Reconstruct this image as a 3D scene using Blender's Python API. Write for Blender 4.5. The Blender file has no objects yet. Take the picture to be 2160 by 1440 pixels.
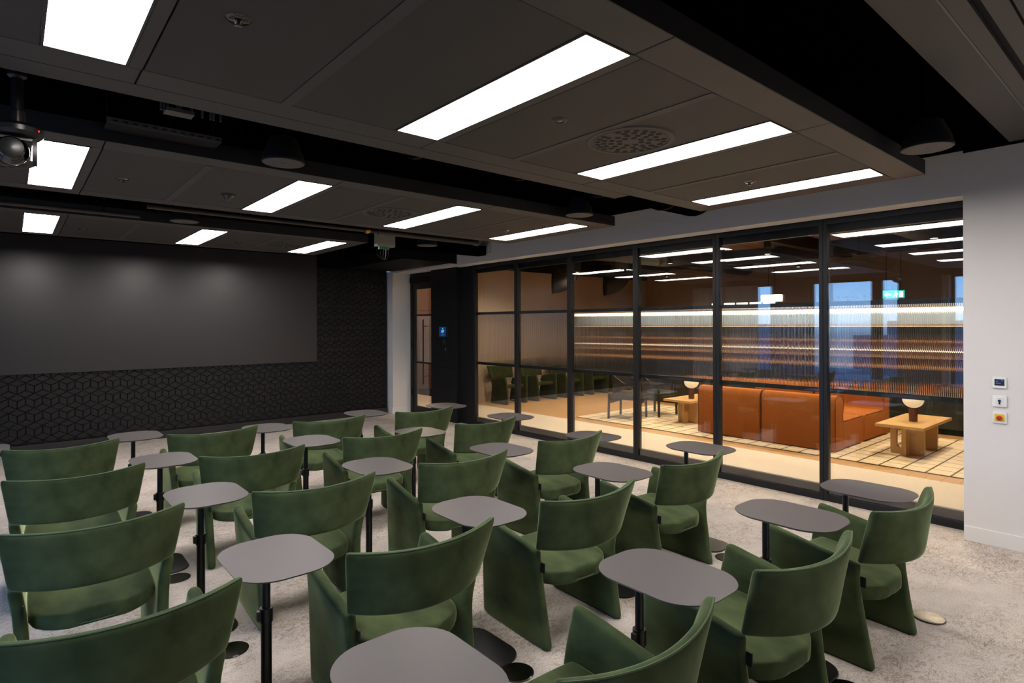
import bpy, bmesh, math, random
from mathutils import Vector, Matrix
random.seed(7)
S = bpy.context.scene
COL = S.collection

# ------------------------------------------------------------------ camera
CAMZ = 1.62
cam_d = bpy.data.cameras.new('camera')
cam = bpy.data.objects.new('camera', cam_d); COL.objects.link(cam)
cam_d.sensor_width = 36; cam_d.sensor_fit = 'HORIZONTAL'
cam_d.lens = 1232.61 / 2160 * 36
cam_d.shift_y = -(720 - 684.65) / 2160
cam_d.clip_start = 0.05; cam_d.clip_end = 2000
R = Matrix.Rotation(-math.radians(40.5634), 4, 'Z') @ Matrix.Rotation(math.radians(90), 4, 'X') @ Matrix.Rotation(-math.radians(0.18878), 4, 'Z')
cam.matrix_world = Matrix.Translation((0, 0, CAMZ)) @ R
S.camera = cam

# ------------------------------------------------------------------ world (dusk sky seen through the left windows)
W = bpy.data.worlds.new('world'); S.world = W; W.use_nodes = True
nt = W.node_tree; nt.nodes.clear()
wo = nt.nodes.new('ShaderNodeOutputWorld'); bg = nt.nodes.new('ShaderNodeBackground')
tc = nt.nodes.new('ShaderNodeTexCoord'); sp = nt.nodes.new('ShaderNodeSeparateXYZ'); cr = nt.nodes.new('ShaderNodeValToRGB')
mp = nt.nodes.new('ShaderNodeMapRange'); mp.inputs['From Min'].default_value = -0.2; mp.inputs['From Max'].default_value = 1.0
nt.links.new(tc.outputs['Generated'], sp.inputs[0]); nt.links.new(sp.outputs['Z'], mp.inputs['Value'])
nt.links.new(mp.outputs[0], cr.inputs[0]); nt.links.new(cr.outputs[0], bg.inputs[0]); nt.links.new(bg.outputs[0], wo.inputs[0])
e = cr.color_ramp.elements
e[0].position = 0.0; e[0].color = (.10, .16, .27, 1)
e[1].position = 1.0; e[1].color = (.10, .30, .72, 1)
for p, c in ((.15, (.13, .22, .38)), (.170, (.36, .60, .95)), (.24, (.20, .50, 1.0)), (.5, (.12, .36, .88))):
    x = cr.color_ramp.elements.new(p); x.color = (*c, 1)
bg.inputs[1].default_value = 4.6

# ------------------------------------------------------------------ exposure / sampling behaviour
S.view_settings.view_transform = 'Standard'; S.view_settings.look = 'None'
S.view_settings.exposure = 0.0; S.view_settings.gamma = 1.0; S.view_settings.use_curve_mapping = False
S.cycles.max_bounces = 10; S.cycles.diffuse_bounces = 5; S.cycles.glossy_bounces = 5
S.cycles.transmission_bounces = 8; S.cycles.transparent_max_bounces = 32
S.cycles.caustics_reflective = False; S.cycles.caustics_refractive = False
S.cycles.sample_clamp_indirect = 6.0; S.cycles.use_denoising = True

PANEL_L = 27.0            # radiance of the meeting-room light panels
LOUNGE_W = 1.55            # scale of the warm lounge lamps

# ------------------------------------------------------------------ materials
MATS = {}
def mat(name, col, rough=.6, metal=0., spec=.5, noise=None, bump=None, sheen=0., emit=None, coat=0.):
    m = bpy.data.materials.new(name); m.use_nodes = True
    n = m.node_tree; b = n.nodes['Principled BSDF']
    b.inputs['Base Color'].default_value = (*col, 1); b.inputs['Roughness'].default_value = rough
    b.inputs['Metallic'].default_value = metal; b.inputs['Specular IOR Level'].default_value = spec
    if coat: b.inputs['Coat Weight'].default_value = coat
    if sheen:
        b.inputs['Sheen Weight'].default_value = sheen; b.inputs['Sheen Roughness'].default_value = .3
        b.inputs['Sheen Tint'].default_value = (min(1, col[0]*8+.3), min(1, col[1]*8+.3), min(1, col[2]*8+.2), 1)
    if emit:
        b.inputs['Emission Color'].default_value = (*emit[0], 1); b.inputs['Emission Strength'].default_value = emit[1]
    t = n.nodes.new('ShaderNodeTexCoord')
    if noise:                                   # (scale, second colour, stretch, sharpness)
        sc, c2, st, sharp = noise
        mpn = n.nodes.new('ShaderNodeMapping'); mpn.inputs['Scale'].default_value = st
        nz = n.nodes.new('ShaderNodeTexNoise'); nz.inputs['Scale'].default_value = sc; nz.inputs['Detail'].default_value = 5
        rp = n.nodes.new('ShaderNodeValToRGB'); rp.color_ramp.elements[0].position = .5 - sharp; rp.color_ramp.elements[1].position = .5 + sharp
        rp.color_ramp.elements[0].color = (*col, 1); rp.color_ramp.elements[1].color = (*c2, 1)
        n.links.new(t.outputs['Object'], mpn.inputs[0]); n.links.new(mpn.outputs[0], nz.inputs['Vector'])
        n.links.new(nz.outputs['Fac'], rp.inputs[0]); n.links.new(rp.outputs[0], b.inputs['Base Color'])
    if bump:                                    # (scale, strength, distance)
        nb = n.nodes.new('ShaderNodeTexNoise'); nb.inputs['Scale'].default_value = bump[0]; nb.inputs['Detail'].default_value = 3
        bp = n.nodes.new('ShaderNodeBump'); bp.inputs['Strength'].default_value = bump[1]; bp.inputs['Distance'].default_value = bump[2]
        n.links.new(t.outputs['Object'], nb.inputs['Vector']); n.links.new(nb.outputs['Fac'], bp.inputs['Height']); n.links.new(bp.outputs[0], b.inputs['Normal'])
    MATS[name] = m
    return m

def emat(name, col, strength):
    m = bpy.data.materials.new(name); m.use_nodes = True; n = m.node_tree; n.nodes.clear()
    o = n.nodes.new('ShaderNodeOutputMaterial'); em = n.nodes.new('ShaderNodeEmission')
    em.inputs[0].default_value = (*col, 1); em.inputs[1].default_value = strength
    n.links.new(em.outputs[0], o.inputs[0]); return m

def thin_glass(name, f0, tint=(1, 1, 1)):
    """clear pane: straight-through transparency plus Schlick reflection on each face"""
    m = bpy.data.materials.new(name); m.use_nodes = True; n = m.node_tree; n.nodes.clear()
    o = n.nodes.new('ShaderNodeOutputMaterial'); mx = n.nodes.new('ShaderNodeMixShader')
    tr = n.nodes.new('ShaderNodeBsdfTransparent'); tr.inputs[0].default_value = (*tint, 1)
    gl = n.nodes.new('ShaderNodeBsdfGlossy'); gl.inputs['Roughness'].default_value = 0.0
    ge = n.nodes.new('ShaderNodeNewGeometry'); dp = n.nodes.new('ShaderNodeVectorMath'); dp.operation = 'DOT_PRODUCT'
    n.links.new(ge.outputs['Incoming'], dp.inputs[0]); n.links.new(ge.outputs['Normal'], dp.inputs[1])
    def mth(op, a, b):
        k = n.nodes.new('ShaderNodeMath'); k.operation = op
        for i, v in enumerate((a, b)):
            if v is None: continue
            if isinstance(v, (int, float)): k.inputs[i].default_value = v
            else: n.links.new(v, k.inputs[i])
        return k.outputs[0]
    c = mth('ABSOLUTE', dp.outputs['Value'], None)
    p = mth('POWER', mth('SUBTRACT', 1.0, c), 5.0)
    f = mth('ADD', mth('MULTIPLY', p, 1 - f0), f0)
    n.links.new(f, mx.inputs[0]); n.links.new(tr.outputs[0], mx.inputs[1]); n.links.new(gl.outputs[0], mx.inputs[2])
    n.links.new(mx.outputs[0], o.inputs[0]); return m

M_white = mat('wall_paint', (.68, .66, .645), .75, noise=(3, (.70, .68, .665), (1, 1, 1), .3), bump=(60, .05, .002))
M_trimw = mat('white_trim', (.72, .70, .685), .5)
M_black = mat('black_paint', (.0035, .0035, .004), .7, spec=.2)
M_deck = mat('deck_black', (.0013, .0013, .0015), .9, spec=0)
M_raft = mat('raft_metal', (.048, .043, .039), .6, noise=(900, (.040, .036, .033), (1, 1, 1), .1))
M_raftb = mat('raft_border', (.062, .055, .050), .55)
M_rside = mat('raft_side', (.012, .0115, .012), .6)
M_frame = mat('frame_metal', (.0075, .0078, .0095), .45, spec=.35)
M_pillar = mat('pillar_metal', (.006, .0063, .007), .5, spec=.35)
M_screen = mat('screen_satin', (.023, .0205, .0225), .31, spec=.8, noise=(2, (.025, .0225, .0245), (1, 1, 1), .3))
M_tile = mat('felt_tile', (.0060, .0055, .0058), .55, spec=.35, noise=(5, (.0075, .0068, .0071), (1, 1, 1), .2))
M_tileb = mat('felt_back', (.005, .005, .005), .9, spec=.1)
M_velvet = mat('green_velvet', (.017, .027, .012), .9, spec=.1, sheen=1.0, noise=(7, (.088, .118, .050), (1, .55, .8), .26), bump=(300, .08, .002))
M_velvet_d = mat('olive_velvet_dimmed', (.022, .028, .007), .9, spec=.1, sheen=.3, noise=(6, (.045, .053, .013), (1, 1, 1), .2))  # base colour darkened to stand for the weaker light along the lounge wall
M_pipe = mat('velvet_piping', (.06, .09, .04), .9, sheen=.4)
M_top = mat('table_laminate', (.066, .056, .056), .42, spec=.4, noise=(600, (.071, .061, .061), (1, 1, 1), .1))
M_bmetal = mat('black_metal', (.010, .010, .011), .38, spec=.5)
M_tag = mat('black_label', (.004, .004, .004), .7)
M_steel = mat('steel', (.24, .225, .205), .12, metal=1)
M_chrome = mat('dark_chrome', (.12, .11, .105), .2, metal=1)
M_speaker = mat('speaker_mesh', (.11, .095, .085), .7)
M_spkbody = mat('speaker_body', (.006, .006, .006), .6)
M_plastic = mat('white_plastic', (.78, .77, .75), .35)
M_dark = mat('dark_plastic', (.012, .012, .013), .3)
M_hole = mat('vent_hole', (.008, .007, .007), .8)
M_brass = mat('brass', (.55, .33, .08), .35, metal=1)
M_copper = mat('brown_pipe', (.055, .038, .026), .5)
M_galv = mat('galvanised', (.16, .155, .15), .45, metal=.7)
M_beigebox = mat('grey_box', (.36, .34, .28), .5)
M_green_c = mat('green_connector', (.01, .16, .05), .4)
M_wood = mat('oak', (.50, .29, .105), .45, noise=(9, (.60, .37, .15), (1, 12, 12), .25))
M_woodf = mat('oak_floor', (.48, .26, .085), .4, noise=(6, (.57, .33, .125), (1.5, 14, 14), .3))
M_orange = mat('rust_fabric', (.39, .125, .028), .9, spec=.1, noise=(250, (.33, .10, .022), (1, 1, 1), .1), bump=(500, .1, .002))
M_seam = mat('sofa_seam', (.10, .022, .006), .9)
M_beige = mat('beige_wall', (.42, .33, .25), .8, noise=(2.5, (.36, .28, .21), (1, 1, 1), .25))
M_bshelf = mat('bar_back', (.25, .36, .50), .7)
M_moss = mat('moss_panel', (.11, .13, .045), .9, noise=(30, (.05, .065, .02), (1, 1, 1), .2))
M_bwood = mat('bar_wood', (.30, .15, .06), .5, noise=(5, (.36, .19, .08), (8, 1, 8), .3))
M_brownp = mat('brown_panel', (.16, .085, .045), .6)
M_lceil = mat('lounge_deck', (.50, .31, .17), .7, noise=(3, (.40, .24, .12), (1, 20, 1), .25))
M_marble = mat('red_marble', (.075, .020, .014), .25, noise=(14, (.14, .045, .035), (1, 1, 1), .12))
M_leaf = mat('leaf', (.06, .12, .015), .6)
M_pot = mat('clay_pot', (.30, .25, .20), .7)
M_curtain = mat('sheer_curtain', (.50, .52, .56), .9)
M_city = mat('city_haze', (.16, .20, .27), .9)
M_yellow = mat('yellow_plate', (.75, .52, .01), .45)
M_red = mat('red_button', (.50, .012, .010), .35)
M_leather = mat('black_leather', (.014, .013, .013), .45)
M_led = emat('warm_led', (1, .78, .50), 26.0)
M_led2 = emat('warm_led_soft', (1, .72, .45), 3.0)
M_lbox = emat('lit_box', (1, .84, .62), 6.0)
M_lamp = mat('opal_glass', (.8, .74, .6), .4, emit=((1, .82, .55), .55))
M_panel = emat('panel_light', (1, .935, .885), PANEL_L)
M_spotface = emat('downlight_face', (1, .80, .55), 18.0)
M_scr_blue = emat('blue_screen', (.006, .04, .16), .9)
M_scr_cyan = emat('cyan_icon', (.0, .55, 1.0), 1.2)
M_scr_white = emat('white_text', (.75, .85, 1.0), 1.0)
M_scr_text = emat('blue_text', (.10, .28, .62), .7)
M_exitg = emat('exit_green', (.01, .60, .36), 1.6)
M_exitw = emat('exit_white', (.85, 1, .95), 2.4)
M_redled = emat('red_led', (1, .03, .02), 1.5)
M_glass = thin_glass('clear_glass', .085, (.97, .98, .98))
M_wglass = thin_glass('window_glass', .045)

def carpet_mat():
    m = bpy.data.materials.new('carpet'); m.use_nodes = True; n = m.node_tree; b = n.nodes['Principled BSDF']
    b.inputs['Roughness'].default_value = .95; b.inputs['Specular IOR Level'].default_value = .1
    t = n.nodes.new('ShaderNodeTexCoord')
    def noise(sc, det, st=(1, 1, 1), dist=0):
        mp_ = n.nodes.new('ShaderNodeMapping'); mp_.inputs['Scale'].default_value = st
        z = n.nodes.new('ShaderNodeTexNoise'); z.inputs['Scale'].default_value = sc; z.inputs['Detail'].default_value = det
        z.inputs['Roughness'].default_value = .7; z.inputs['Distortion'].default_value = dist
        n.links.new(t.outputs['Object'], mp_.inputs[0]); n.links.new(mp_.outputs[0], z.inputs['Vector']); return z.outputs['Fac']
    def ramp(f, a, b_, ca, cb):
        r = n.nodes.new('ShaderNodeValToRGB'); r.color_ramp.elements[0].position = a; r.color_ramp.elements[1].position = b_
        r.color_ramp.elements[0].color = (*ca, 1); r.color_ramp.elements[1].color = (*cb, 1); n.links.new(f, r.inputs[0]); return r.outputs[0]
    def mul(a, b_, f=1.0):
        x = n.nodes.new('ShaderNodeMixRGB'); x.blend_type = 'MULTIPLY'; x.inputs[0].default_value = f
        n.links.new(a, x.inputs[1]); n.links.new(b_, x.inputs[2]); return x.outputs[0]
    base = ramp(noise(3.0, 3), .35, .65, (.52, .465, .42), (.60, .545, .495))
    fine = ramp(noise(160, 2), .36, .52, (.55, .50, .45), (1, 1, 1))
    # veins: narrow dark scratches gathered in patches
    v = noise(13, 6, (1, 1.5, 1), 1.2)
    ab = n.nodes.new('ShaderNodeMath'); ab.operation = 'SUBTRACT'; n.links.new(v, ab.inputs[0]); ab.inputs[1].default_value = .5
    aa = n.nodes.new('ShaderNodeMath'); aa.operation = 'ABSOLUTE'; n.links.new(ab.outputs[0], aa.inputs[0])
    vein = ramp(aa.outputs[0], .006, .030, (.50, .41, .31), (1, 1, 1))
    patch = ramp(noise(1.7, 4), .38, .56, (0, 0, 0), (1, 1, 1))
    mx = n.nodes.new('ShaderNodeMixRGB'); n.links.new(patch, mx.inputs[0]); mx.inputs[1].default_value = (1, 1, 1, 1); n.links.new(vein, mx.inputs[2])
    c = mul(mul(base, fine, .65), mx.outputs[0])
    n.links.new(c, b.inputs['Base Color'])
    bp = n.nodes.new('ShaderNodeBump'); bp.inputs['Strength'].default_value = .35; bp.inputs['Distance'].default_value = .004
    n.links.new(noise(220, 2), bp.inputs['Height']); n.links.new(bp.outputs[0], b.inputs['Normal'])
    return m
M_carpet = carpet_mat()
M_carpet2 = mat('lounge_carpet', (.60, .52, .42), .95, spec=.1, noise=(60, (.68, .60, .50), (1, 1, 1), .15))

def rug_mat():
    m = bpy.data.materials.new('rug_grid'); m.use_nodes = True; n = m.node_tree; b = n.nodes['Principled BSDF']
    b.inputs['Roughness'].default_value = .95; b.inputs['Specular IOR Level'].default_value = .1
    t = n.nodes.new('ShaderNodeTexCoord'); s = n.nodes.new('ShaderNodeSeparateXYZ'); n.links.new(t.outputs['Object'], s.inputs[0])
    outs = []
    for ax, pitch, w in (('X', .235, .055), ('Y', .224, .085)):
        a = n.nodes.new('ShaderNodeMath'); a.operation = 'DIVIDE'; n.links.new(s.outputs[ax], a.inputs[0]); a.inputs[1].default_value = pitch
        f = n.nodes.new('ShaderNodeMath'); f.operation = 'FRACT'; n.links.new(a.outputs[0], f.inputs[0])
        l = n.nodes.new('ShaderNodeMath'); l.operation = 'LESS_THAN'; n.links.new(f.outputs[0], l.inputs[0]); l.inputs[1].default_value = w
        outs.append(l.outputs[0])
    mxx = n.nodes.new('ShaderNodeMath'); mxx.operation = 'MAXIMUM'; n.links.new(outs[0], mxx.inputs[0]); n.links.new(outs[1], mxx.inputs[1])
    mx = n.nodes.new('ShaderNodeMixRGB'); n.links.new(mxx.outputs[0], mx.inputs[0])
    mx.inputs[1].default_value = (.72, .60, .43, 1); mx.inputs[2].default_value = (.075, .055, .022, 1)
    n.links.new(mx.outputs[0], b.inputs['Base Color']); return m
M_rug = rug_mat()

def fluted_mat():
    m = bpy.data.materials.new('fluted_glass'); m.use_nodes = True; b = m.node_tree.nodes['Principled BSDF']
    b.inputs['Base Color'].default_value = (.93, .95, .96, 1); b.inputs['Roughness'].default_value = .03
    b.inputs['Transmission Weight'].default_value = 1; b.inputs['IOR'].default_value = 1.45
    return m
M_flute = fluted_mat()

# ------------------------------------------------------------------ geometry helpers
class MB:
    def __init__(s): s.v = []; s.f = []
    def poly(s, pts): i = len(s.v); s.v += [tuple(p) for p in pts]; s.f.append(tuple(range(i, i + len(pts)))); return s
    def box(s, x0, x1, y0, y1, z0, z1):
        i = len(s.v); s.v += [(x, y, z) for z in (z0, z1) for y in (y0, y1) for x in (x0, x1)]
        s.f += [tuple(i + k for k in q) for q in ((0, 2, 3, 1), (4, 5, 7, 6), (0, 1, 5, 4), (2, 6, 7, 3), (0, 4, 6, 2), (1, 3, 7, 5))]; return s
    def obox(s, c, ux, uy, hx, hy, z0, z1):
        """box with its own horizontal axes"""
        i = len(s.v); c = Vector(c); ux = Vector(ux); uy = Vector(uy)
        for z in (z0, z1):
            for b in (-1, 1):
                for a in (-1, 1):
                    p = c + ux * hx * a + uy * hy * b; s.v.append((p.x, p.y, z))
        s.f += [tuple(i + k for k in q) for q in ((0, 2, 3, 1), (4, 5, 7, 6), (0, 1, 5, 4), (2, 6, 7, 3), (0, 4, 6, 2), (1, 3, 7, 5))]; return s
    def prism(s, pts, axis, a, b):
        """extrude a 2-D outline along an axis"""
        def P(p, w): return {'x': (w, p[0], p[1]), 'y': (p[0], w, p[1]), 'z': (p[0], p[1], w)}[axis]
        n = len(pts); i = len(s.v); s.v += [P(p, a) for p in pts] + [P(p, b) for p in pts]
        s.f.append(tuple(i + k for k in range(n))[::-1]); s.f.append(tuple(i + n + k for k in range(n)))
        for k in range(n): l = (k + 1) % n; s.f.append((i + k, i + l, i + n + l, i + n + k))
        return s
    def lathe(s, prof, c=(0, 0, 0), seg=24, caps=True, axis='z'):
        i = len(s.v)
        for r, z in prof:
            for k in range(seg):
                a = 2 * math.pi * k / seg; p = (r * math.cos(a), r * math.sin(a), z)
                if axis == 'x': p = (p[2], p[0], p[1])
                if axis == 'y': p = (p[0], p[2], p[1])
                s.v.append((p[0] + c[0], p[1] + c[1], p[2] + c[2]))
        for j in range(len(prof) - 1):
            for k in range(seg):
                l = (k + 1) % seg; s.f.append((i + j * seg + k, i + j * seg + l, i + (j + 1) * seg + l, i + (j + 1) * seg + k))
        if caps:
            s.f.append(tuple(i + k for k in range(seg))[::-1]); s.f.append(tuple(i + (len(prof) - 1) * seg + k for k in range(seg)))
        return s
    def tube(s, pts, r, seg=8):
        pts = [Vector(p) for p in pts]; i = len(s.v); n = len(pts)
        for k, p in enumerate(pts):
            t = (pts[min(k + 1, n - 1)] - pts[max(k - 1, 0)]).normalized()
            a = t.cross(Vector((0, 0, 1))) if abs(t.z) < .95 else t.cross(Vector((1, 0, 0)))
            a.normalize(); b = t.cross(a)
            for q in range(seg):
                w = 2 * math.pi * q / seg; s.v.append(tuple(p + a * r * math.cos(w) + b * r * math.sin(w)))
        for k in range(n - 1):
            for q in range(seg):
                l = (q + 1) % seg; s.f.append((i + k * seg + q, i + k * seg + l, i + (k + 1) * seg + l, i + (k + 1) * seg + q))
        s.f.append(tuple(i + q for q in range(seg))); s.f.append(tuple(i + (n - 1) * seg + q for q in range(seg))[::-1]); return s
    def mesh(s, name, m, smooth=False, bevel=0, seg=2):
        me = bpy.data.meshes.new(name); me.from_pydata(s.v, [], s.f); me.update()
        bm = bmesh.new(); bm.from_mesh(me)
        bmesh.ops.recalc_face_normals(bm, faces=bm.faces)
        if bevel:
            ed = [e_ for e_ in bm.edges if len(e_.link_faces) == 2 and e_.calc_face_angle(0) > .6]
            bmesh.ops.bevel(bm, geom=ed, offset=bevel, segments=seg, affect='EDGES', profile=.5, clamp_overlap=True)
        bm.to_mesh(me); bm.free()
        me.materials.append(m)
        if smooth:
            me.shade_smooth()
            try: me.set_sharp_from_angle(angle=math.radians(38))
            except Exception: pass
        return me

def obj(name, data, parent=None, m=None, loc=None, smooth=False, bevel=0, seg=2):
    if isinstance(data, MB): data = data.mesh(name, m, smooth, bevel, seg)
    o = bpy.data.objects.new(name, data); COL.objects.link(o)
    if parent: o.parent = parent
    if loc: o.location = loc
    return o
def thing(name, label, cat, loc=(0, 0, 0), rz=0, group=None):
    o = bpy.data.objects.new(name, None); COL.objects.link(o); o.location = loc; o.rotation_euler = (0, 0, rz)
    o.empty_display_size = .1
    return tag(o, label, cat, group)
def tag(o, label, cat, group=None):
    o['label'] = label; o['category'] = cat
    if group: o['group'] = group
    return o
def struct(name, mb, m, parent=None, **k):
    o = obj(name, mb, parent, m, **k)
    if parent is None: o['kind'] = 'structure'
    return o
def structE(name, loc=(0, 0, 0)):
    o = bpy.data.objects.new(name, None); COL.objects.link(o); o.location = loc; o['kind'] = 'structure'; o.empty_display_size = .1; return o
def copy_tree(o, parent=None):
    c = o.copy(); COL.objects.link(c)
    if parent: c.parent = parent
    for ch in list(o.children): copy_tree(ch, c)
    return c
def subsurf(name, verts, faces, m, lv=2):
    me = bpy.data.meshes.new(name); me.from_pydata(verts, [], faces); me.update()
    bm = bmesh.new(); bm.from_mesh(me); bmesh.ops.recalc_face_normals(bm, faces=bm.faces); bm.to_mesh(me); bm.free()
    o = bpy.data.objects.new(name, me); COL.objects.link(o)
    md = o.modifiers.new('s', 'SUBSURF'); md.levels = lv; md.render_levels = lv
    dg = bpy.context.evaluated_depsgraph_get(); dg.update()
    out = bpy.data.meshes.new_from_object(o.evaluated_get(dg))
    bpy.data.objects.remove(o); bpy.data.meshes.remove(me)
    out.name = name; out.materials.clear(); out.materials.append(m); out.shade_smooth(); return out
def lerp(a, b, t): return a + (b - a) * t
def interp(tab, t):
    for (t0, *p), (t1, *q) in zip(tab, tab[1:]):
        if t <= t1: k = (t - t0) / (t1 - t0); return [lerp(a, b, k) for a, b in zip(p, q)]
    return list(tab[-1][1:])
def slab_grid(outer, inner):
    """two matching point grids -> closed padded slab"""
    nr, nc = len(outer), len(outer[0]); v = [p for r in outer for p in r] + [p for r in inner for p in r]; N = nr * nc; f = []
    for r in range(nr - 1):
        for c in range(nc - 1):
            a = r * nc + c; f.append((a, a + 1, a + nc + 1, a + nc)); f.append((N + a, N + a + nc, N + a + nc + 1, N + a + 1))
    ring = [c for c in range(nc)] + [r * nc + nc - 1 for r in range(1, nr)] + [(nr - 1) * nc + c for c in range(nc - 2, -1, -1)] + [r * nc for r in range(nr - 2, 0, -1)]
    for a, b in zip(ring, ring[1:] + ring[:1]): f.append((a, b, N + b, N + a))
    return v, f
def rrect(w, d, r, n=8, cx=0, cy=0, bulge=0.):
    pts = []
    for sx, sy, a0 in ((1, 1, 0), (-1, 1, 90), (-1, -1, 180), (1, -1, 270)):
        for k in range(n + 1):
            a = math.radians(a0 + 90 * k / n); pts.append((sx * (w / 2 - r) + r * math.cos(a), sy * (d / 2 - r) + r * math.sin(a)))
    out = []
    for x, y in pts:
        out.append((cx + x * (1 + bulge * (1 - (y / (d / 2)) ** 2)), cy + y * (1 + bulge * (1 - (x / (w / 2)) ** 2))))
    return out

# ================================================================== STRUCTURE
XW, XG, YF, XL, YB = 5.43, 5.65, 9.72, -2.3, -3.0
DECK = 3.30
# floor of the meeting room (carpet) – with recessed carpet-tile joints left to the material
struct('floor', MB().box(XL - .3, XG + .08, YB - .2, YF + .3, -.06, 0), M_carpet)

# corrugated black deck: ribs run along Y
mb = MB(); prof = []
x = XL - .4
while x < XW + .3:
    prof += [(x, DECK), (x + .055, DECK), (x + .07, DECK + .05), (x + .125, DECK + .05), (x + .14, DECK)]
    x += .14
mb.prism(prof + [(x, DECK + .12), (XL - .4, DECK + .12)], 'y', YB - .3, YF + .4)
struct('ceiling', mb, M_deck)

# front wall (behind the display) with rhombus felt tiles
wf = struct('wall_front', MB().box(XL - .3, 5.27, YF, YF + .2, 0, DECK + .05), M_tileb)
bf = struct('baseboard_front', MB().box(XL, 5.255, YF - .045, YF - .001, 0, .105), mat('plinth_grey', (.016, .0145, .014), .6), bevel=.003)
PX, HZ, EV = .0842, .0465, .0945        # column pitch, rhombus half height, upright edge
PER = HZ * 2 + EV
def frustum(pts, inset=.0030, d=.014):
    m_ = MB(); N = len(pts); c = Vector((sum(p[0] for p in pts) / N, sum(p[1] for p in pts) / N))
    def shrink(k):
        o_ = []
        for p in pts:
            q = Vector(p); dd = (q - c); o_.append(c + dd * max(.1, 1 - k / max(.02, dd.length) * 1.5))
        return o_
    a, b = shrink(inset * .7), shrink(inset * 2.4)
    m_.v = [(p.x, 0, p.y) for p in a] + [(p.x, -d * .7, p.y) for p in a] + [(p.x, -d, p.y) for p in b]
    m_.f = [tuple(range(2 * N, 3 * N))] + [(k, (k + 1) % N, N + (k + 1) % N, N + k) for k in range(N)] + [(N + k, N + (k + 1) % N, 2 * N + (k + 1) % N, 2 * N + k) for k in range(N)]
    return m_
SHAPES = [frustum([(-PX, 0), (0, -HZ), (PX, 0), (0, HZ)]),
          frustum([(-PX / 2, HZ / 2 - EV / 2), (PX / 2, -HZ / 2 - EV / 2), (PX / 2, -HZ / 2 + EV / 2), (-PX / 2, HZ / 2 + EV / 2)]),
          frustum([(-PX / 2, -HZ / 2 - EV / 2), (PX / 2, HZ / 2 - EV / 2), (PX / 2, HZ / 2 + EV / 2), (-PX / 2, -HZ / 2 + EV / 2)])]
TM = [s_.mesh('tile', M_tile) for s_ in SHAPES]
tiles = []
for i in range(-10, 58):
    xc = .553 + PX * i
    dz = 0 if i % 2 == 0 else HZ
    for k in range(-5, 13):
        z = .709 + dz + k * PER
        tiles.append((0, xc, z))
        # lower zigzag at this column: z-HZ ; next column: other parity
        zn = .709 + (HZ if i % 2 == 0 else 0) + k * PER
        ztop = ((z - HZ) + (zn - HZ)) / 2
        tiles.append((1 if (z > zn) else 2, xc + PX / 2, ztop - EV / 2))
OUT = [[(-PX, 0), (0, -HZ), (PX, 0), (0, HZ)],
       [(-PX / 2, HZ / 2 - EV / 2), (PX / 2, -HZ / 2 - EV / 2), (PX / 2, -HZ / 2 + EV / 2), (-PX / 2, HZ / 2 + EV / 2)],
       [(-PX / 2, -HZ / 2 - EV / 2), (PX / 2, HZ / 2 - EV / 2), (PX / 2, HZ / 2 + EV / 2), (-PX / 2, -HZ / 2 + EV / 2)]]
def clip(pts, ax, lim, sg):
    o_ = []
    for p, q in zip(pts, pts[1:] + pts[:1]):
        dp, dq = sg * (p[ax] - lim), sg * (q[ax] - lim)
        if dp >= 0: o_.append(p)
        if (dp >= 0) != (dq >= 0): k_ = dp / (dp - dq); o_.append((p[0] + (q[0] - p[0]) * k_, p[1] + (q[1] - p[1]) * k_))
    return o_
full, cut = [], []
for t in tiles:
    pts = [(p[0] + t[1], p[1] + t[2]) for p in OUT[t[0]]]
    if max(p[0] for p in pts) < 3.90 and min(p[1] for p in pts) > 1.03: continue
    c_ = pts
    for ax, lim, sg in ((0, -.6, 1), (0, 5.262, -1), (1, .108, 1), (1, 2.612, -1)):
        if c_: c_ = clip(c_, ax, lim, sg)
    if len(c_) < 3: continue
    if c_ == pts: full.append(t)
    else: cut.append(c_)
full.sort(key=lambda t: t[1] * .65 + 7.4 + (2.0 if t[1] < -.12 else 0))
rest = MB()
for n_, (k, xc, z) in enumerate(full):
    dy = -.0008 * ((n_ * 7) % 5)
    if n_ < 296: obj('tile', TM[k], wf, loc=(xc, YF + dy, z))
    else:
        i0 = len(rest.v); rest.v += [(a_ + xc, b_ + YF + dy, c_ + z) for a_, b_, c_ in SHAPES[k].v]; rest.f += [tuple(i0 + q for q in f_) for f_ in SHAPES[k].f]
for c_ in cut:
    m_ = frustum(c_); i0 = len(rest.v); rest.v += [(a_, b_ + YF, q) for a_, b_, q in m_.v]; rest.f += [tuple(i0 + q for q in f_) for f_ in m_.f]
# cut tiles along the plinth, the screen edge and the wall end stay joined
o = obj('tile_field', rest, wf, M_tile); o['kind'] = 'stuff'

# right wall: plain part, header over the glazing
wr = struct('wall_right', MB().box(XW, XW + .22, YB - .2, 1.13, 0, 2.895).box(XW, XW + .36, 1.13, 7.70, 2.578, 2.915)
    , M_white)
obj('upper_wall', MB().box(XW + .004, XW + .36, YB - .2, 1.13, 2.895, DECK + .02).box(XW + .004, XW + .36, 1.13, 7.70, 2.915, DECK + .02), wr, M_deck)
struct('baseboard_right', MB().box(XW - .015, XW, YB, 1.125, 0, .108), M_trimw, bevel=.002)
# white nib and lining of the door recess
nib = struct('trim_1', MB().box(5.30, 5.74, 9.55, YF + .2, 0, 2.60), M_white)
obj('skirting', MB().box(5.285, 5.69, 9.538, YF - .03, 0, .105), nib, M_trimw, bevel=.002)
struct('trim_2', MB().box(5.30, 5.69, 7.72, 9.55, 2.572, 2.60), M_white)
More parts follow.
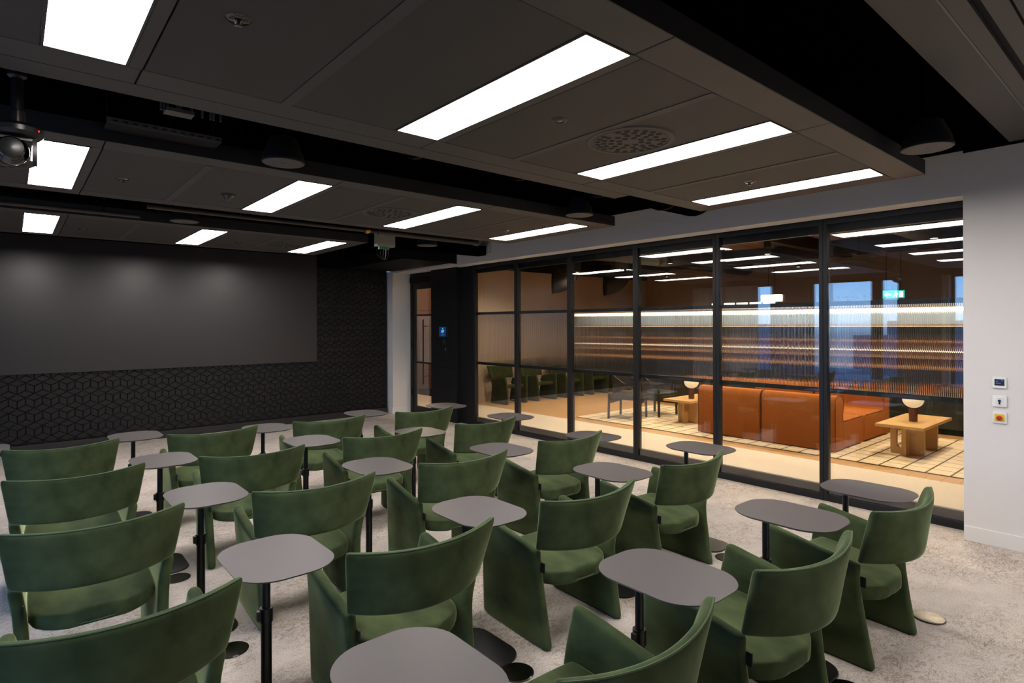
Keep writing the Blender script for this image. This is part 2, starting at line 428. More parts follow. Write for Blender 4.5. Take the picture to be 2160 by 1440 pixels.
# black service bulkhead above the door recess
struct('trim_3', MB().box(4.45, XW + .36, 7.705, YF, 2.615, 2.79).box(5.2, XW + .36, 7.705, YF, 2.79, DECK), M_black, bevel=.004)
# rear and left walls (seen only in the reflections)
struct('wall_back', MB().box(XL - .3, XW + .3, YB - .2, YB, 0, DECK), mat('dark_partition', (.03, .03, .032), .7))
WINS = [(.3, 3.05), (3.88, 5.65), (6.5, 8.6)]
mb = MB(); y = YB - .2
for a, b in WINS + [(YF + .2, None)]:
    mb.box(XL - .3, XL, y, a, 0, DECK + .02); y = b
for a, b in WINS: mb.box(XL - .3, XL, a, b, 2.575, DECK + .02).box(XL - .3, XL, a, b, 0, .12)
struct('wall_left', mb, mat('grey_wall', (.10, .105, .12), .8))
wn = 8
for a, b in WINS:
    w_ = structE(f'window_{wn}', (XL - .1, (a + b) / 2, .12)); wn += 1
    hw = (b - a) / 2; f_ = MB()
    f_.box(-.04, .04, -hw, -hw + .06, 0, 2.455).box(-.04, .04, hw - .06, hw, 0, 2.455).box(-.04, .04, -hw, hw, 0, .06).box(-.04, .04, -hw, hw, 2.395, 2.455)
    obj('window_frame', f_, w_, M_frame)
    if a == 3.88: obj('mullion', MB().box(-.05, .05, 4.22 - (a + b) / 2, 4.42 - (a + b) / 2, .06, 2.395), w_, M_frame)
    obj('pane', MB().box(-.004, .004, -hw + .06, hw - .06, .06, 2.395), w_, M_wglass)
def curtain(y0, y1, n, label):
    pts = []; N = n * 8
    for k in range(N + 1):
        yy = lerp(y0, y1, k / N); pts.append((XL + .16 + .035 * math.sin(k / 8 * 2 * math.pi) + .012 * math.sin(k * .9), yy))
    c_ = thing('curtain', label, 'curtain', (XL + .16, (y0 + y1) / 2, .02))
    out = [(p[0] - XL - .16, p[1] - (y0 + y1) / 2) for p in pts]
    obj('fabric', MB().prism(out + [(p[0] + .004, p[1]) for p in out[::-1]], 'z', 0, 2.52), c_, M_curtain, smooth=True)
    obj('rail', MB().box(-.02, .02, (y0 - y1) / 2 - .05, (y1 - y0) / 2 + .05, 2.52, 2.55), c_, M_frame)
curtain(6.75, 8.5, 9, 'pale sheer curtain with soft folds, mirrored blue-white in the middle glass panels')
curtain(3.0, 3.14, 2, 'narrow bunched grey curtain mirrored in the last glass panel by the white wall')
# the town outside, only as a haze-grey skyline in the mirrored windows
mb = MB(); rc = random.Random(3)
for k in range(60):
    dd = rc.uniform(120, 420); a = rc.uniform(-60, 120); h = rc.uniform(14, 34) * (dd / 300) - 30
    mb.box(XL - dd - rc.uniform(12, 30), XL - dd, a * dd / 100 - rc.uniform(8, 22), a * dd / 100 + rc.uniform(8, 22), -40, h)
o = obj('distant_city', mb, None, M_city); o['kind'] = 'stuff'

# ------------------------------------------------------------------ glazed partition: six framed double panels
EDGE = [1.135, 2.216, 3.290, 4.340, 5.433, 6.515, 7.560]
FD = .072
def fluted(y0, y1, z0, z1):
    pitch = .0131; n = max(1, round((y1 - y0) / pitch)); pitch = (y1 - y0) / n; seg = 7; out = []
    for k in range(n):
        for q in range(seg):
            t = q / seg; out.append((.0022 + .0030 * math.sin(math.pi * t), y0 + (k + t) * pitch))
    out.append((.0022, y1)); m_ = MB()
    m_.prism(out + [(0, y1), (0, y0)], 'z', z0, z1); return m_
for k in range(6):
    a, b = EDGE[k], EDGE[k + 1]; c = (a + b) / 2; h = (b - a) / 2 - .001
    w_ = structE(f'window_{6 - k}', (XG, c, 0)); s_ = .035
    fr = MB().box(0, FD, -h, -h + s_, 0, 2.572).box(0, FD, h - s_, h, 0, 2.572).box(0, .04, -h + s_, h - s_, 0, .064).box(0, .04, -h + s_, h - s_, 2.528, 2.572)
    obj('window_frame', fr, w_, M_frame, bevel=.002, seg=1)
    obj('rear_rail', MB().box(.04, FD + .01, -h + s_, h - s_, 0, .135).box(.04, FD + .01, -h + s_, h - s_, 2.45, 2.572), w_, M_frame)
    obj('transom', MB().box(FD - .022, FD + .004, -h + s_, h - s_, 1.782, 1.822), w_, M_frame)
    obj('transom', MB().box(FD - .022, FD + .004, -h + s_, h - s_, .986, 1.028), w_, M_frame)
    obj('pane', MB().box(.018, .024, -h + s_, h - s_, .064, 2.528), w_, M_glass)
    obj('pane', MB().box(FD - .006, FD, -h + s_, h - s_, 1.822, 2.45), w_, M_glass)
    obj('pane', MB().box(FD - .006, FD, -h + s_, h - s_, .135, .986), w_, M_glass)
    fl = fluted(-h + s_, h - s_, 1.028, 1.782)
    obj('fluted_pane', fl, w_, M_flute, loc=(FD - .008, 0, 0), smooth=True)
    # head and floor track above/below each panel
    obj('track', MB().box(-.004, FD + .02, -h, h, 2.572, 2.585), w_, M_black)
# solid black stile and pillar with the room screen
pz_ = structE('window_7', (XG, 7.735, 0))
obj('solid_panel', MB().box(0, FD, -.172, .172, 0, 2.575), pz_, M_pillar, bevel=.003)
obj('lock', MB().lathe([(.012, 0), (.016, .004), (.016, .012)], (-.012, .045, .0), 16, axis='x'), pz_, M_chrome, loc=(0, 0, 1.006))
pil = struct('trim_4', MB().box(5.555, 5.70, 7.905, 8.66, 0, 2.575), M_pillar, bevel=.002)
obj('panel_seam', MB().box(5.5545, 5.556, 7.91, 8.655, .898, .903), pil, M_black)
obj('edge_strip', MB().box(5.552, 5.56, 7.899, 7.906, 0, 2.57), pil, M_rside)
# door with its closer, glass, fluted film and pull handle
d_ = structE('door_1', (5.69, 8.93, 0)); h = .56
obj('door_frame', MB().box(-.03, .05, h - .03, h + .045, 0, 2.45).box(-.03, .05, -h, h + .045, 2.36, 2.575).box(-.03, .05, -h - .04, -h + .06, 0, 2.45).box(-.02, .04, -h + .06, h - .03, 0, .07), d_, M_frame, bevel=.002, seg=1)
obj('door_leaf', MB().box(-.015, .035, h - .10, h - .03, .07, 2.36).box(-.015, .035, -h + .06, -h + .13, .07, 2.36).box(-.015, .035, -h + .13, h - .10, .07, .13).box(-.015, .035, -h + .13, h - .10, 2.28, 2.36), d_, M_frame, bevel=.002, seg=1)
obj('transom', MB().box(-.01, .03, -h + .13, h - .10, 1.785, 1.815), d_, M_frame)
obj('transom', MB().box(-.01, .03, -h + .13, h - .10, .918, .948), d_, M_frame)
obj('pane', MB().box(.0, .006, -h + .13, h - .10, .13, 2.28), d_, M_glass)
obj('fluted_pane', fluted(-h + .13, h - .10, .948, 1.785), d_, M_flute, loc=(.02, 0, 0), smooth=True)
hd = obj('door_handle', MB().tube([(-.065, .10, .55), (-.065, .10, 1.72)], .013, 10), d_, M_bmetal)
for z in (.7, 1.6): obj('standoff', MB().tube([(-.065, .10, z), (-.0, .10, z)], .009, 8), hd, M_bmetal)
for z in (.32, 1.2, 1.75): obj('hinge', MB().box(-.04, -.026, h - .02, h + .005, z, z + .12), d_, M_black)
obj('door_closer', MB().box(-.055, -.03, -.2, h + .03, 2.40, 2.50), d_, M_black, bevel=.004)

# ================================================================== CEILING RAFTS AND LIGHTS
LX = [(-1.40, -1.40), (.083, .333), (1.487, 1.734), (2.815, 3.065), (4.158, 4.418)]
ZC = 2.61
def raft(y0, y1, x1, label, nl):
    r_ = thing('ceiling_raft', label, 'ceiling raft', (0, (y0 + y1) / 2, ZC)); cy = (y0 + y1) / 2; hy = (y1 - y0) / 2; B = .172; x0 = -1.48
    cuts = [x0 + .002] + [c for c in (.386, 1.740, 3.072) if c < x1 - .3] + [x1]
    for a, b in zip(cuts, cuts[1:]):
        obj('border_panel', MB().box(a + .003, b - .003, -hy, -hy + B, 0, .02), r_, M_raftb, bevel=.002, seg=1)
        obj('border_panel', MB().box(a + .003, b - .003, hy - B, hy, 0, .02), r_, M_raftb, bevel=.002, seg=1)
    lights = LX[:nl]; prev = x0 + .06; iy = hy - B - .003
    for (a, b) in lights:
        w_ = a - prev
        if w_ > .3:
            m_ = prev + w_ / 2
            for p, q in ((prev + .004, m_ - .003), (m_ + .003, a - .006)):
                if q - p > .04: obj('panel', MB().box(p, q, -iy, iy, .001, .018), r_, M_raft, bevel=.002, seg=1)
            if a < 1.6 and a > .5 or nl: obj('cover_strip', MB().box(m_ - .024, m_ + .024, -iy, iy, -.002, .0005), r_, M_raftb)
        prev = b + .006
        obj('joint_strip', MB().box(b + .006, b + .052, -iy, iy, .0, .018), r_, M_raftb); prev = b + .055
    obj('end_panel', MB().box(prev + .003, x1 - .002, -iy, iy, 0, .02), r_, M_raftb, bevel=.002, seg=1)
    obj('side_rail', MB().box(x0, x1, -hy - .004, -hy - .001, .0, .094).box(x1 + .001, x1 + .004, -hy, hy, 0, .094).box(x0, x1, hy + .001, hy + .004, .0, .094), r_, M_rside)
    obj('back_sheet', MB().box(x0, x1, -hy, hy, .022, .092), r_, M_black)
    for hx in (-.6, 1.1, 2.4, x1 - .35):
        for s_ in (-1, 1): obj('hanger', MB().lathe([(.005, .092), (.005, DECK - ZC)], (hx, s_ * (hy - .12), 0), 6), r_, M_black)
    return r_
RA = (1.165, 2.820); RB = (3.790, 5.455); RC = (6.45, 8.11)
rafts = [raft(*RA, 4.61, 'wide dark ceiling raft overhead, nearest, holding the largest light panels', 5),
         raft(*RB, 4.605, 'middle dark ceiling raft between the nearest raft and the screen one', 5),
         raft(*RC, 3.25, 'dark ceiling raft closest to the big screen wall', 4)]
rafts.append(raft(-1.46, .19, 4.61, 'dark ceiling raft behind the viewpoint, added out of view', 5))
# lip strip beyond the nearest raft
obj('lip_strip', MB().box(-1.4, 3.62, .83, .985, .003, .02), rafts[0], M_raftb)
RN = ['nearest raft', 'middle raft', 'raft by the screen']
CN = ['', 'farthest from the glass partition', 'third from the glass partition', 'second from the glass partition', 'nearest the glass partition']
for ri, (rr, (a, b)) in enumerate(zip((RA, RB, RC), ((1.344, 2.635), (3.974, 5.268), (6.625, 7.935)))):
    for ci, (x0, x1) in enumerate(LX):
        if ci == 0 or (ri == 2 and ci == 4): continue
        nm = CN[ci] if ri < 2 else ['', 'at the left end in view', 'middle of three in view', 'right end of the raft'][ci]
        t_ = thing('ceiling_light', f'white rectangular light panel in the {RN[ri]}, {nm}', 'ceiling light', ((x0 + x1) / 2, (a + b) / 2, ZC), 0, 'light panels in the ceiling rafts')
        hx, hy = (x1 - x0) / 2, (b - a) / 2
        obj('diffuser', MB().box(-hx + .004, hx - .004, -hy + .004, hy - .004, -.001, .012), t_, M_panel)
        obj('light_frame', MB().box(-hx - .004, -hx + .004, -hy - .004, hy + .004, -.003, .016).box(hx - .004, hx + .004, -hy - .004, hy + .004, -.003, .016)
            .box(-hx, hx, -hy - .004, -hy + .004, -.003, .016).box(-hx, hx, hy - .004, hy + .004, -.003, .016), t_, M_raftb)

for ci in (3, 4):  # unseen panels added to brighten the floor at the near right
    x0, x1 = LX[ci]
    t_ = thing('ceiling_light', f'added unseen light panel in the raft behind the viewpoint, {CN[ci]}', 'ceiling light', ((x0 + x1) / 2, -.635, ZC), 0, 'light panels in the ceiling rafts')
    hx, hy = (x1 - x0) / 2, .645
    obj('diffuser', MB().box(-hx + .004, hx - .004, -hy, hy, -.001, .012), t_, M_panel)
    obj('light_frame', MB().box(-hx - .004, -hx + .004, -hy, hy, -.003, .016).box(hx - .004, hx + .004, -hy, hy, -.003, .016), t_, M_raftb)

def diffuser(x, y, label):
    t_ = thing('air_diffuser', label, 'air vent', (x, y, ZC), 0, 'round swirl vents in the rafts'); r_ = .238
    obj('face_plate', MB().lathe([(.02, -.005), (.198, -.005), (.2, -.002), (.204, -.002), (.206, -.006), (.232, -.005), (r_, .0)], (0, 0, 0), 48), t_, M_raftb)
    holes = MB()
    for rad, n, ph in ((.062, 8, .2), (.104, 12, 0), (.142, 18, .1), (.176, 24, .05)):
        for k in range(n):
            a = 2 * math.pi * k / n + ph
            if (k * 5 + n) % 7 == 0 and n > 12: continue
            holes.lathe([(.0005, -.0056), (.0165, -.0058), (.0165, -.004)], (rad * math.cos(a), rad * math.sin(a), 0), 12)
    o_ = obj('vent_holes', holes, t_, M_hole); o_['kind'] = 'stuff'
diffuser(2.54, 1.98, 'round perforated air vent between two light panels of the nearest raft')
diffuser(2.535, 4.62, 'round perforated air vent in the middle raft beside a light panel')
diffuser(-.12, 4.62, 'round perforated air vent in the middle raft under the ceiling camera')
diffuser(2.55, 7.28, 'round perforated air vent in the raft by the screen')

def sprinkler(x, y, label, kind):
    t_ = thing('sprinkler' if kind == 0 else ('downlight' if kind == 1 else 'sensor'), label, ('sprinkler', 'light fitting', 'sensor')[kind], (x, y, ZC))
    if kind == 0:
        obj('rosette', MB().lathe([(.008, -.008), (.030, -.007), (.040, .0)], (0, 0, 0), 20), t_, M_chrome, smooth=True)
        obj('head', MB().lathe([(.004, -.024), (.013, -.023), (.013, -.020), (.009, -.018), (.012, -.012), (.014, -.006)], (0, 0, 0), 12), t_, M_chrome, smooth=True)
    elif kind == 1:
        obj('trim_ring', MB().lathe([(.022, -.002), (.026, -.007), (.038, -.004), (.042, 0)], (0, 0, 0), 24), t_, M_raftb, smooth=True)
        obj('lens', MB().lathe([(.001, -.0095), (.018, -.006), (.023, -.001)], (0, 0, 0), 16), t_, M_steel, smooth=True)
    else:
        obj('collar', MB().lathe([(.030, -.012), (.046, -.010), (.052, .0)], (0, 0, 0), 20), t_, M_dark, smooth=True)
        obj('dome', MB().lathe([(.001, -.052), (.012, -.048), (.026, -.030), (.034, -.012)], (0, 0, 0), 18), t_, M_chrome, smooth=True)
sprinkler(.559, 2.009, 'dark chrome sprinkler head in the nearest raft beside the largest light', 0)
sprinkler(2.021, 2.003, 'small round downlight near the round vent of the nearest raft', 1)
sprinkler(3.904, 2.013, 'small chrome sprinkler between the last two lights of the nearest raft', 0)
sprinkler(1.243, 4.743, 'dark domed sensor hanging under the middle raft', 2)
sprinkler(3.927, 4.682, 'small sprinkler at the glass end of the middle raft', 0)
sprinkler(.567, 4.69, 'small sprinkler near the left light of the middle raft', 0)
sprinkler(.554, 7.375, 'small sprinkler in the screen raft beside its left light', 0)
sprinkler(2.051, 7.395, 'small sprinkler in the screen raft between its middle and right lights', 0)

def pendant_speaker(x, y, label, r_=.125, zz=ZC):
    t_ = thing('pendant_speaker', label, 'speaker', (x, y, zz), 0, 'round pendant speakers between the rafts')
    obj('body', MB().lathe([(r_ - .002, .004), (r_ - .012, .06), (.075, .15), (.02, .175)], (0, 0, 0), 32), t_, M_spkbody, smooth=True)
    obj('grille', MB().lathe([(r_ - .006, -.001), (r_ - .004, .003)], (0, 0, 0), 40), t_, M_speaker)
    obj('rim', MB().lathe([(r_ - .004, -.002), (r_, .001), (r_, .012), (r_ - .004, .014)], (0, 0, 0), 40, caps=False), t_, M_spkbody, smooth=True)
    obj('badge', MB().box(-.016, .016, -.003, .003, -.003, -.0005), t_, M_galv)
    obj('wire', MB().lathe([(.004, .175), (.004, DECK - zz)], (0, 0, 0), 6), t_, M_black)
pendant_speaker(3.943, .985, 'round pendant speaker in the black gap above the right white wall', .128)
pendant_speaker(1.262, 3.615, 'round pendant speaker in the gap before the middle raft, away from the glass')
pendant_speaker(3.914, 3.628, 'round pendant speaker at the glass end of the middle raft')
pendant_speaker(1.25, 6.245, 'round pendant speaker over the screen raft, dim grey')
pendant_speaker(3.942, 6.23, 'round pendant speaker near the beige control box and black bulkhead')

# beam with slot diffuser at the top right
t_ = thing('slot_diffuser', 'long slot air diffuser with two pale blades in the top right ceiling', 'air vent', (0, .75, 2.90))
obj('casing', MB().box(.8, 5.36, -.09, .10, 0, .05), t_, M_raftb, bevel=.002, seg=1)
obj('edge_rail', MB().box(.8, 5.36, -.099, -.0905, -.012, .05), t_, M_galv)
obj('blade', MB().box(.8, 5.36, -.170, -.100, -.01, .02), t_, M_speaker)
obj('slot', MB().box(.8, 5.36, -.205, -.170, .01, .05), t_, M_black)
obj('blade', MB().box(.8, 5.36, -.278, -.205, -.01, .02), t_, M_speaker)
obj('casing', MB().box(.8, 5.36, -.62, -.285, -.004, .05), t_, M_raftb)
for xx in (1.4, 3.2, 5.0):
    for yy in (-.5, 0): obj('hanger', MB().lathe([(.005, .05), (.005, DECK - 2.90)], (xx, yy, 0), 6), t_, M_black)
tag(obj('loose_cable', MB().tube([(1.9, 1.0, 3.29), (2.4, .98, 3.19), (2.9, .97, 3.17), (3.4, .97, 3.25), (3.7, .96, 3.29)], .006, 6), None, M_dark), 'thin black cable drooping from the black deck at upper right', 'cable')

# services in the gap between nearest and middle raft
t_ = thing('air_duct', 'long black round air duct running in the gap behind the nearest raft', 'duct', (0, 3.28, 2.98))
obj('pipe', MB().lathe([(.27, 1.4), (.27, 5.25)], (0, 0, 0), 24, axis='x'), t_, M_deck, smooth=True)
for xx in (2.0, 2.9, 3.8, 4.7): obj('flange', MB().lathe([(.271, xx), (.277, xx + .004), (.277, xx + .03), (.271, xx + .034)], (0, 0, 0), 24, axis='x'), t_, M_black, smooth=True)
for xx in (1.7, 3.3, 5.0): obj('hanger', MB().lathe([(.006, .265), (.006, DECK - 2.98)], (xx, 0, 0), 6), t_, M_black)
t_ = thing('cable_tray', 'perforated grey cable tray edge seen in the dark gap at upper left', 'cable tray', (.64, 3.60, 2.66))
tr = MB().box(-.27, .27, -.002, .002, 0, .028); obj('side_flange', tr, t_, M_galv)
for k in range(12): obj('slot', MB().box(-.245 + k * .044, -.222 + k * .044, -.0032, -.0015, .011, .017), t_, M_black)
obj('tray_bed', MB().box(-.27, .27, .002, .18, 0, .004), t_, M_black)
for k in (-.26, .25): obj('hanger', MB().lathe([(.005, .004), (.005, DECK - 2.66)], (k, .1, 0), 6), t_, M_black)
t_ = thing('cable_ladder', 'upright bundle of grey cables on a wire basket in the upper left gap', 'cable tray', (.66, 3.42, 2.72))
for k, xx in enumerate((-.08, -.065, -.05, .0, .012, .06, .11, .15, .165, .2)):
    obj('cable', MB().tube([(xx, 0, 0), (xx + .004, .002, .25), (xx - .003, 0, DECK - 2.72)], .006 if k != 3 else .014, 6), t_, M_galv)
for z in (.05, .13): obj('basket_wire', MB().box(-.10, .22, -.012, -.009, z, z + .003), t_, M_galv)
obj('basket_plate', MB().box(-.06, .07, -.02, .06, 0, .018), t_, M_galv)
# ceiling camera at far left
t_ = thing('ptz_camera', 'dark dome-headed ceiling camera hanging at the far left edge', 'camera', (.0, 3.28, 2.38))
obj('mount_pole', MB().lathe([(.028, .10), (.028, .16), (.022, .165), (.022, .30), (.034, .31), (.034, .36), (.026, .37), (.026, DECK - 2.38)], (.02, 0, 0), 16), t_, M_dark, smooth=True)
obj('base', MB().lathe([(.02, .045), (.078, .05), (.092, .065), (.092, .085), (.07, .102), (.0, .104)], (.02, 0, 0), 28), t_, M_dark, smooth=True)
yk = MB()
for s_ in (-1, 1): yk.prism([(-.035, .045), (.035, .045), (.045, 0), (.035, -.05), (0, -.065), (-.035, -.05), (-.045, 0)], 'x', s_ * .078 - .008, s_ * .078 + .008)
yk.box(-.085, .085, -.03, .03, .035, .05)
obj('yoke', yk, t_, M_dark, smooth=True)
sph = [(.062 * math.cos(a), .062 * math.sin(a)) for a in [math.radians(-85 + k * 17) for k in range(11)]]
obj('head', MB().lathe(sph, (0, 0, -.01), 24), t_, M_chrome, smooth=True)
obj('lens', MB().lathe([(.042, -.056), (.042, -.064), (.03, -.067), (.002, -.07)], (0, 0, -.01), 24, axis='y'), t_, M_dark, smooth=True)
obj('status_light', MB().box(.085, .093, -.062, -.055, .071, .078), t_, M_redled)

# pipes in the gap between middle and screen raft
t_ = thing('sprinkler_pipe', 'brown metal pipe with brass valve running behind the middle raft', 'pipe', (0, 5.95, 2.665))
obj('pipe', MB().lathe([(.020, .9), (.020, 4.1)], (0, 0, 0), 12, axis='x'), t_, M_copper, smooth=True)
obj('wide_pipe', MB().lathe([(.03, 3.12), (.03, 4.45), (.038, 4.46), (.038, 4.52)], (0, 0, 0), 14, axis='x'), t_, M_copper, smooth=True)
obj('valve', MB().lathe([(.022, 2.96), (.034, 2.965), (.034, 3.0), (.022, 3.02)], (0, 0, 0), 12, axis='x').lathe([(.012, 0), (.016, .06), (.022, .065), (.022, .09)], (2.985, 0, .02), 10), t_, M_brass, smooth=True)
for xx in (1.5, 2.6, 3.7): obj('hanger', MB().lathe([(.005, .02), (.005, DECK - 2.665)], (xx, 0, 0), 6), t_, M_black)
t_ = thing('service_pipe', 'thin dark pipe in the left part of the gap behind the middle raft', 'pipe', (0, 6.05, 2.585))
obj('pipe', MB().lathe([(.017, -1.2), (.017, .86)], (0, 0, 0), 12, axis='x'), t_, M_copper, smooth=True)
for xx in (-.9, .6): obj('hanger', MB().lathe([(.005, .015), (.005, DECK - 2.585)], (xx, 0, 0), 6), t_, M_black)
t_ = thing('control_box', 'beige control box with green connectors and loose cables below the pipe', 'electrical box', (3.42, 6.36, 2.565))
obj('housing', MB().box(-.11, .12, -.05, .05, 0, .19), t_, M_beigebox, bevel=.003)
obj('hanger', MB().lathe([(.005, .19), (.005, DECK - 2.565)], (0, 0, 0), 6), t_, M_black)
for k in range(4): obj('connector', MB().box(-.085 + k * .036, -.058 + k * .036, -.035, -.005, -.035 + .004 * (k % 2), 0), t_, M_green_c, bevel=.002)
for k in range(5):
    xx = -.08 + k * .03; obj('cable', MB().tube([(xx, -.02, -.03), (xx - .03 + .01 * k, -.02, -.10), (-.02 + .008 * k, 0, -.16), (.02 + .01 * k, .04, -.14)], .003, 6), t_, M_dark)
tag(obj('cable_duct', MB().box(3.8, 5.4, 6.9, 7.1, 2.66, 2.80).box(3.95, 3.97, 6.98, 7.0, 2.80, DECK).box(5.1, 5.12, 6.98, 7.0, 2.80, DECK), None, M_deck, bevel=.003), 'black rectangular duct crossing in front of the black bulkhead', 'duct')

# ================================================================== DISPLAY WALL
t_ = thing('display_wall', 'huge dark grey satin display screen on the tiled front wall', 'screen', (1.54, YF - .03, 1.01))
obj('screen_face', MB().box(-2.385, 2.385, -.025, -.019, 0, 1.775), t_, M_screen)
obj('casing', MB().box(-2.38, 2.38, -.0185, .018, .004, 1.77), t_, M_black)

# ================================================================== WALL FITTINGS
def plate(z, name, label, cat):
    t_ = thing(name, label, cat, (XW, .918, z))
    obj('surround', MB().prism(rrect(.083, .083, .008), 'x', -.011, 0), t_, M_plastic, bevel=.003); return t_
t_ = plate(1.190, 'thermostat', 'white wall thermostat with small dark screen, top of three plates', 'thermostat')
obj('screen', MB().box(-.0125, -.0108, -.028, .028, -.021, .025), t_, M_dark)
obj('menu_line', MB().box(-.0131, -.0124, .006, .021, .007, .012).box(-.0131, -.0124, -.008, .021, -.007, -.002).box(-.0131, -.0124, -.021, -.009, .012, .017), t_, M_scr_text)
t_ = plate(1.056, 'key_switch', 'white key switch plate, middle of three wall plates', 'switch')
obj('rocker', MB().box(-.0135, -.0108, -.028, .028, -.026, .024), t_, M_plastic, bevel=.001)
obj('key_barrel', MB().prism([(-.004, -.021), (.004, -.021), (.0045, -.004), (.009, .0), (.009, .006), (.004, .011), (-.004, .011), (-.009, .006), (-.009, .0), (-.0045, -.004)], 'x', -.018, -.013), t_, M_chrome)
obj('print', MB().box(-.0137, -.0134, -.024, .012, .0185, .0205), t_, M_galv)
t_ = plate(.936, 'emergency_button', 'white plate with yellow square and red push button, lowest of three', 'switch')
obj('yellow_label', MB().box(-.0128, -.0108, -.028, .028, -.024, .026), t_, M_yellow)
obj('button', MB().lathe([(.008, -.013), (.009, -.02), (.017, -.022), (.0175, -.028), (.014, -.034), (.003, -.036)], (0, 0, 0), 20, axis='x'), t_, M_red, smooth=True)
t_ = thing('access_hatch', 'small white square access hatch above the glazing by the black bulkhead', 'hatch', (XW, 6.96, 2.70))
obj('hatch_door', MB().box(-.004, 0, -.135, .135, 0, .148), t_, M_white, bevel=.001, seg=1)
obj('hatch_gap', MB().box(-.0035, .0005, .135, .139, -.004, .152).box(-.0035, .0005, -.139, -.135, -.004, .152).box(-.0035, .0005, -.139, .139, -.004, 0).box(-.0035, .0005, -.139, .139, .148, .152), t_, M_galv)
obj('key_hole', MB().lathe([(.008, -.005), (.008, -.003)], (0, .10, .075), 10, axis='x'), t_, M_dark)
# room booking screen, reader and button on the black pillar
XP = 5.555
t_ = thing('room_screen', 'small blue lit booking screen on the black pillar beside the door', 'screen', (XP, 8.26, 1.505))
obj('bezel', MB().box(-.022, 0, -.135, .125, -.095, .095), t_, M_dark, bevel=.004)
obj('display', MB().box(-.0232, -.0215, -.09, .108, -.079, .083), t_, M_scr_blue)
obj('icon', MB().lathe([(.001, -.0236), (.013, -.0238), (.013, -.023)], (0, .005, .052), 14, axis='x').prism([(.012, .03), (-.006, .035), (-.012, .06), (.0, .065)], 'x', -.0237, -.023), t_, M_scr_cyan)
fc = bpy.data.curves.new('booking_text', 'FONT'); fc.body = 'GIT'; fc.size = .055; fc.align_x = 'CENTER'; fc.align_y = 'CENTER'; fc.extrude = .0003
fo = bpy.data.objects.new('booking_text', fc); COL.objects.link(fo)
dg = bpy.context.evaluated_depsgraph_get(); dg.update(); tm = bpy.data.meshes.new_from_object(fo.evaluated_get(dg)); bpy.data.objects.remove(fo)
tm.materials.clear(); tm.materials.append(M_scr_white)
o = obj('booking_text', tm, t_); o.rotation_euler = (math.radians(90), 0, math.radians(-90)); o.location = (-.0238, .005, .004)
obj('text_line', MB().box(-.0238, -.0232, -.015, .025, -.043, -.037).box(-.0238, -.0232, -.015, .025, -.062, -.056), t_, M_scr_text)
t_ = thing('card_reader', 'small black card reader below the blue booking screen', 'card reader', (XP, 8.235, 1.33))
obj('body', MB().box(-.03, 0, -.045, .03, -.055, .055), t_, M_dark, bevel=.006); obj('keypad', MB().box(-.0315, -.0295, -.02, .01, -.005, .03), t_, M_galv)
t_ = thing('exit_switch', 'tiny black push plate with blue light under the card reader', 'switch', (XP, 8.19, 1.195))
obj('body', MB().box(-.012, 0, -.035, .035, -.042, .042), t_, M_dark, bevel=.003); obj('led', MB().box(-.0135, -.0115, .005, .02, .01, .022), t_, M_scr_text)

# ================================================================== GREEN VELVET ARMCHAIR (prototype)
def chair_meshes(m):
    tab = [(0, .553, .0, 0, .282), (.25, .556, .028, .14, .284), (.5, .552, .050, .28, .289), (.72, .540, .066, .385, .296), (1, .512, .050, .492, .316)]
    ztab_f = [(0, 0), (.25, .145), (.5, .29), (.72, .415), (1, .570)]
    T = [0, .05, .25, .5, .72, .93, 1]; Sx = [0, .07, .35, .65, .93, 1]
    outer, inner = [], []
    for t in T:
        yf, yb, zb, xo = interp(tab, t); zf, = interp(ztab_f, t); ro, ri = [], []
        for s_ in Sx:
            yy = lerp(yf, yb, s_); zz = lerp(zf, zb, s_); th = .052
            xx = xo + .006 * math.sin(math.pi * s_)
            if t == 1: xx -= .004
            ro.append((xx, yy, zz)); ri.append((xx - th, yy, zz))
        outer.append(ro); inner.append(ri)
    v, f = slab_grid(outer, inner)
    right = subsurf('side_panel', v, f, m)
    left = subsurf('side_panel', [(-a, b, c) for a, b, c in v], [q[::-1] for q in f], m)
    # backrest: strip of a leaning cone
    def P(u, t, off):
        top = (.771, .646, math.radians(27.2)); bot = (.409, .309, math.radians(50.6)); q = []
        for Rr, yc, th in (bot, top):
            a = u * th; q.append(((Rr - off) * math.sin(a), yc - (Rr - off) * math.cos(a)))
        return (lerp(q[0][0], q[1][0], t), lerp(q[0][1], q[1][1], t), lerp(.492 + .006 * u * u, .750 + .022 * u * u, t))
    U = [-1, -.93, -.7, -.45, -.2, 0, .2, .45, .7, .93, 1]; V = [0, .09, .36, .64, .9, 1]
    o_ = [[P(u, t, 0 if 0 < t < 1 else .006) for u in U] for t in V]; i_ = [[P(u, t, .044 if 0 < t < 1 else .036) for u in U] for t in V]
    v, f = slab_grid(o_, i_); back = subsurf('backrest', v, f, m)
    rows = [(.482, .225), (.462, .240), (.37, .246), (.25, .248), (.14, .246), (.085, .225), (.035, .155), (.010, .07)]
    C = [-1, -.9, -.5, 0, .5, .9, 1]
    zt = lambda y: .350 + .042 * (y - .01) / .47
    o_ = [[(w * c, y, zt(y) + .010 * (1 - c * c)) for c in C] for y, w in rows]; i_ = [[(w * c, y, zt(y) - .066) for c in C] for y, w in rows]
    v, f = slab_grid(o_, i_); seat = subsurf('seat', v, f, m)
    return right, left, back, seat, P
CH = chair_meshes(M_velvet)
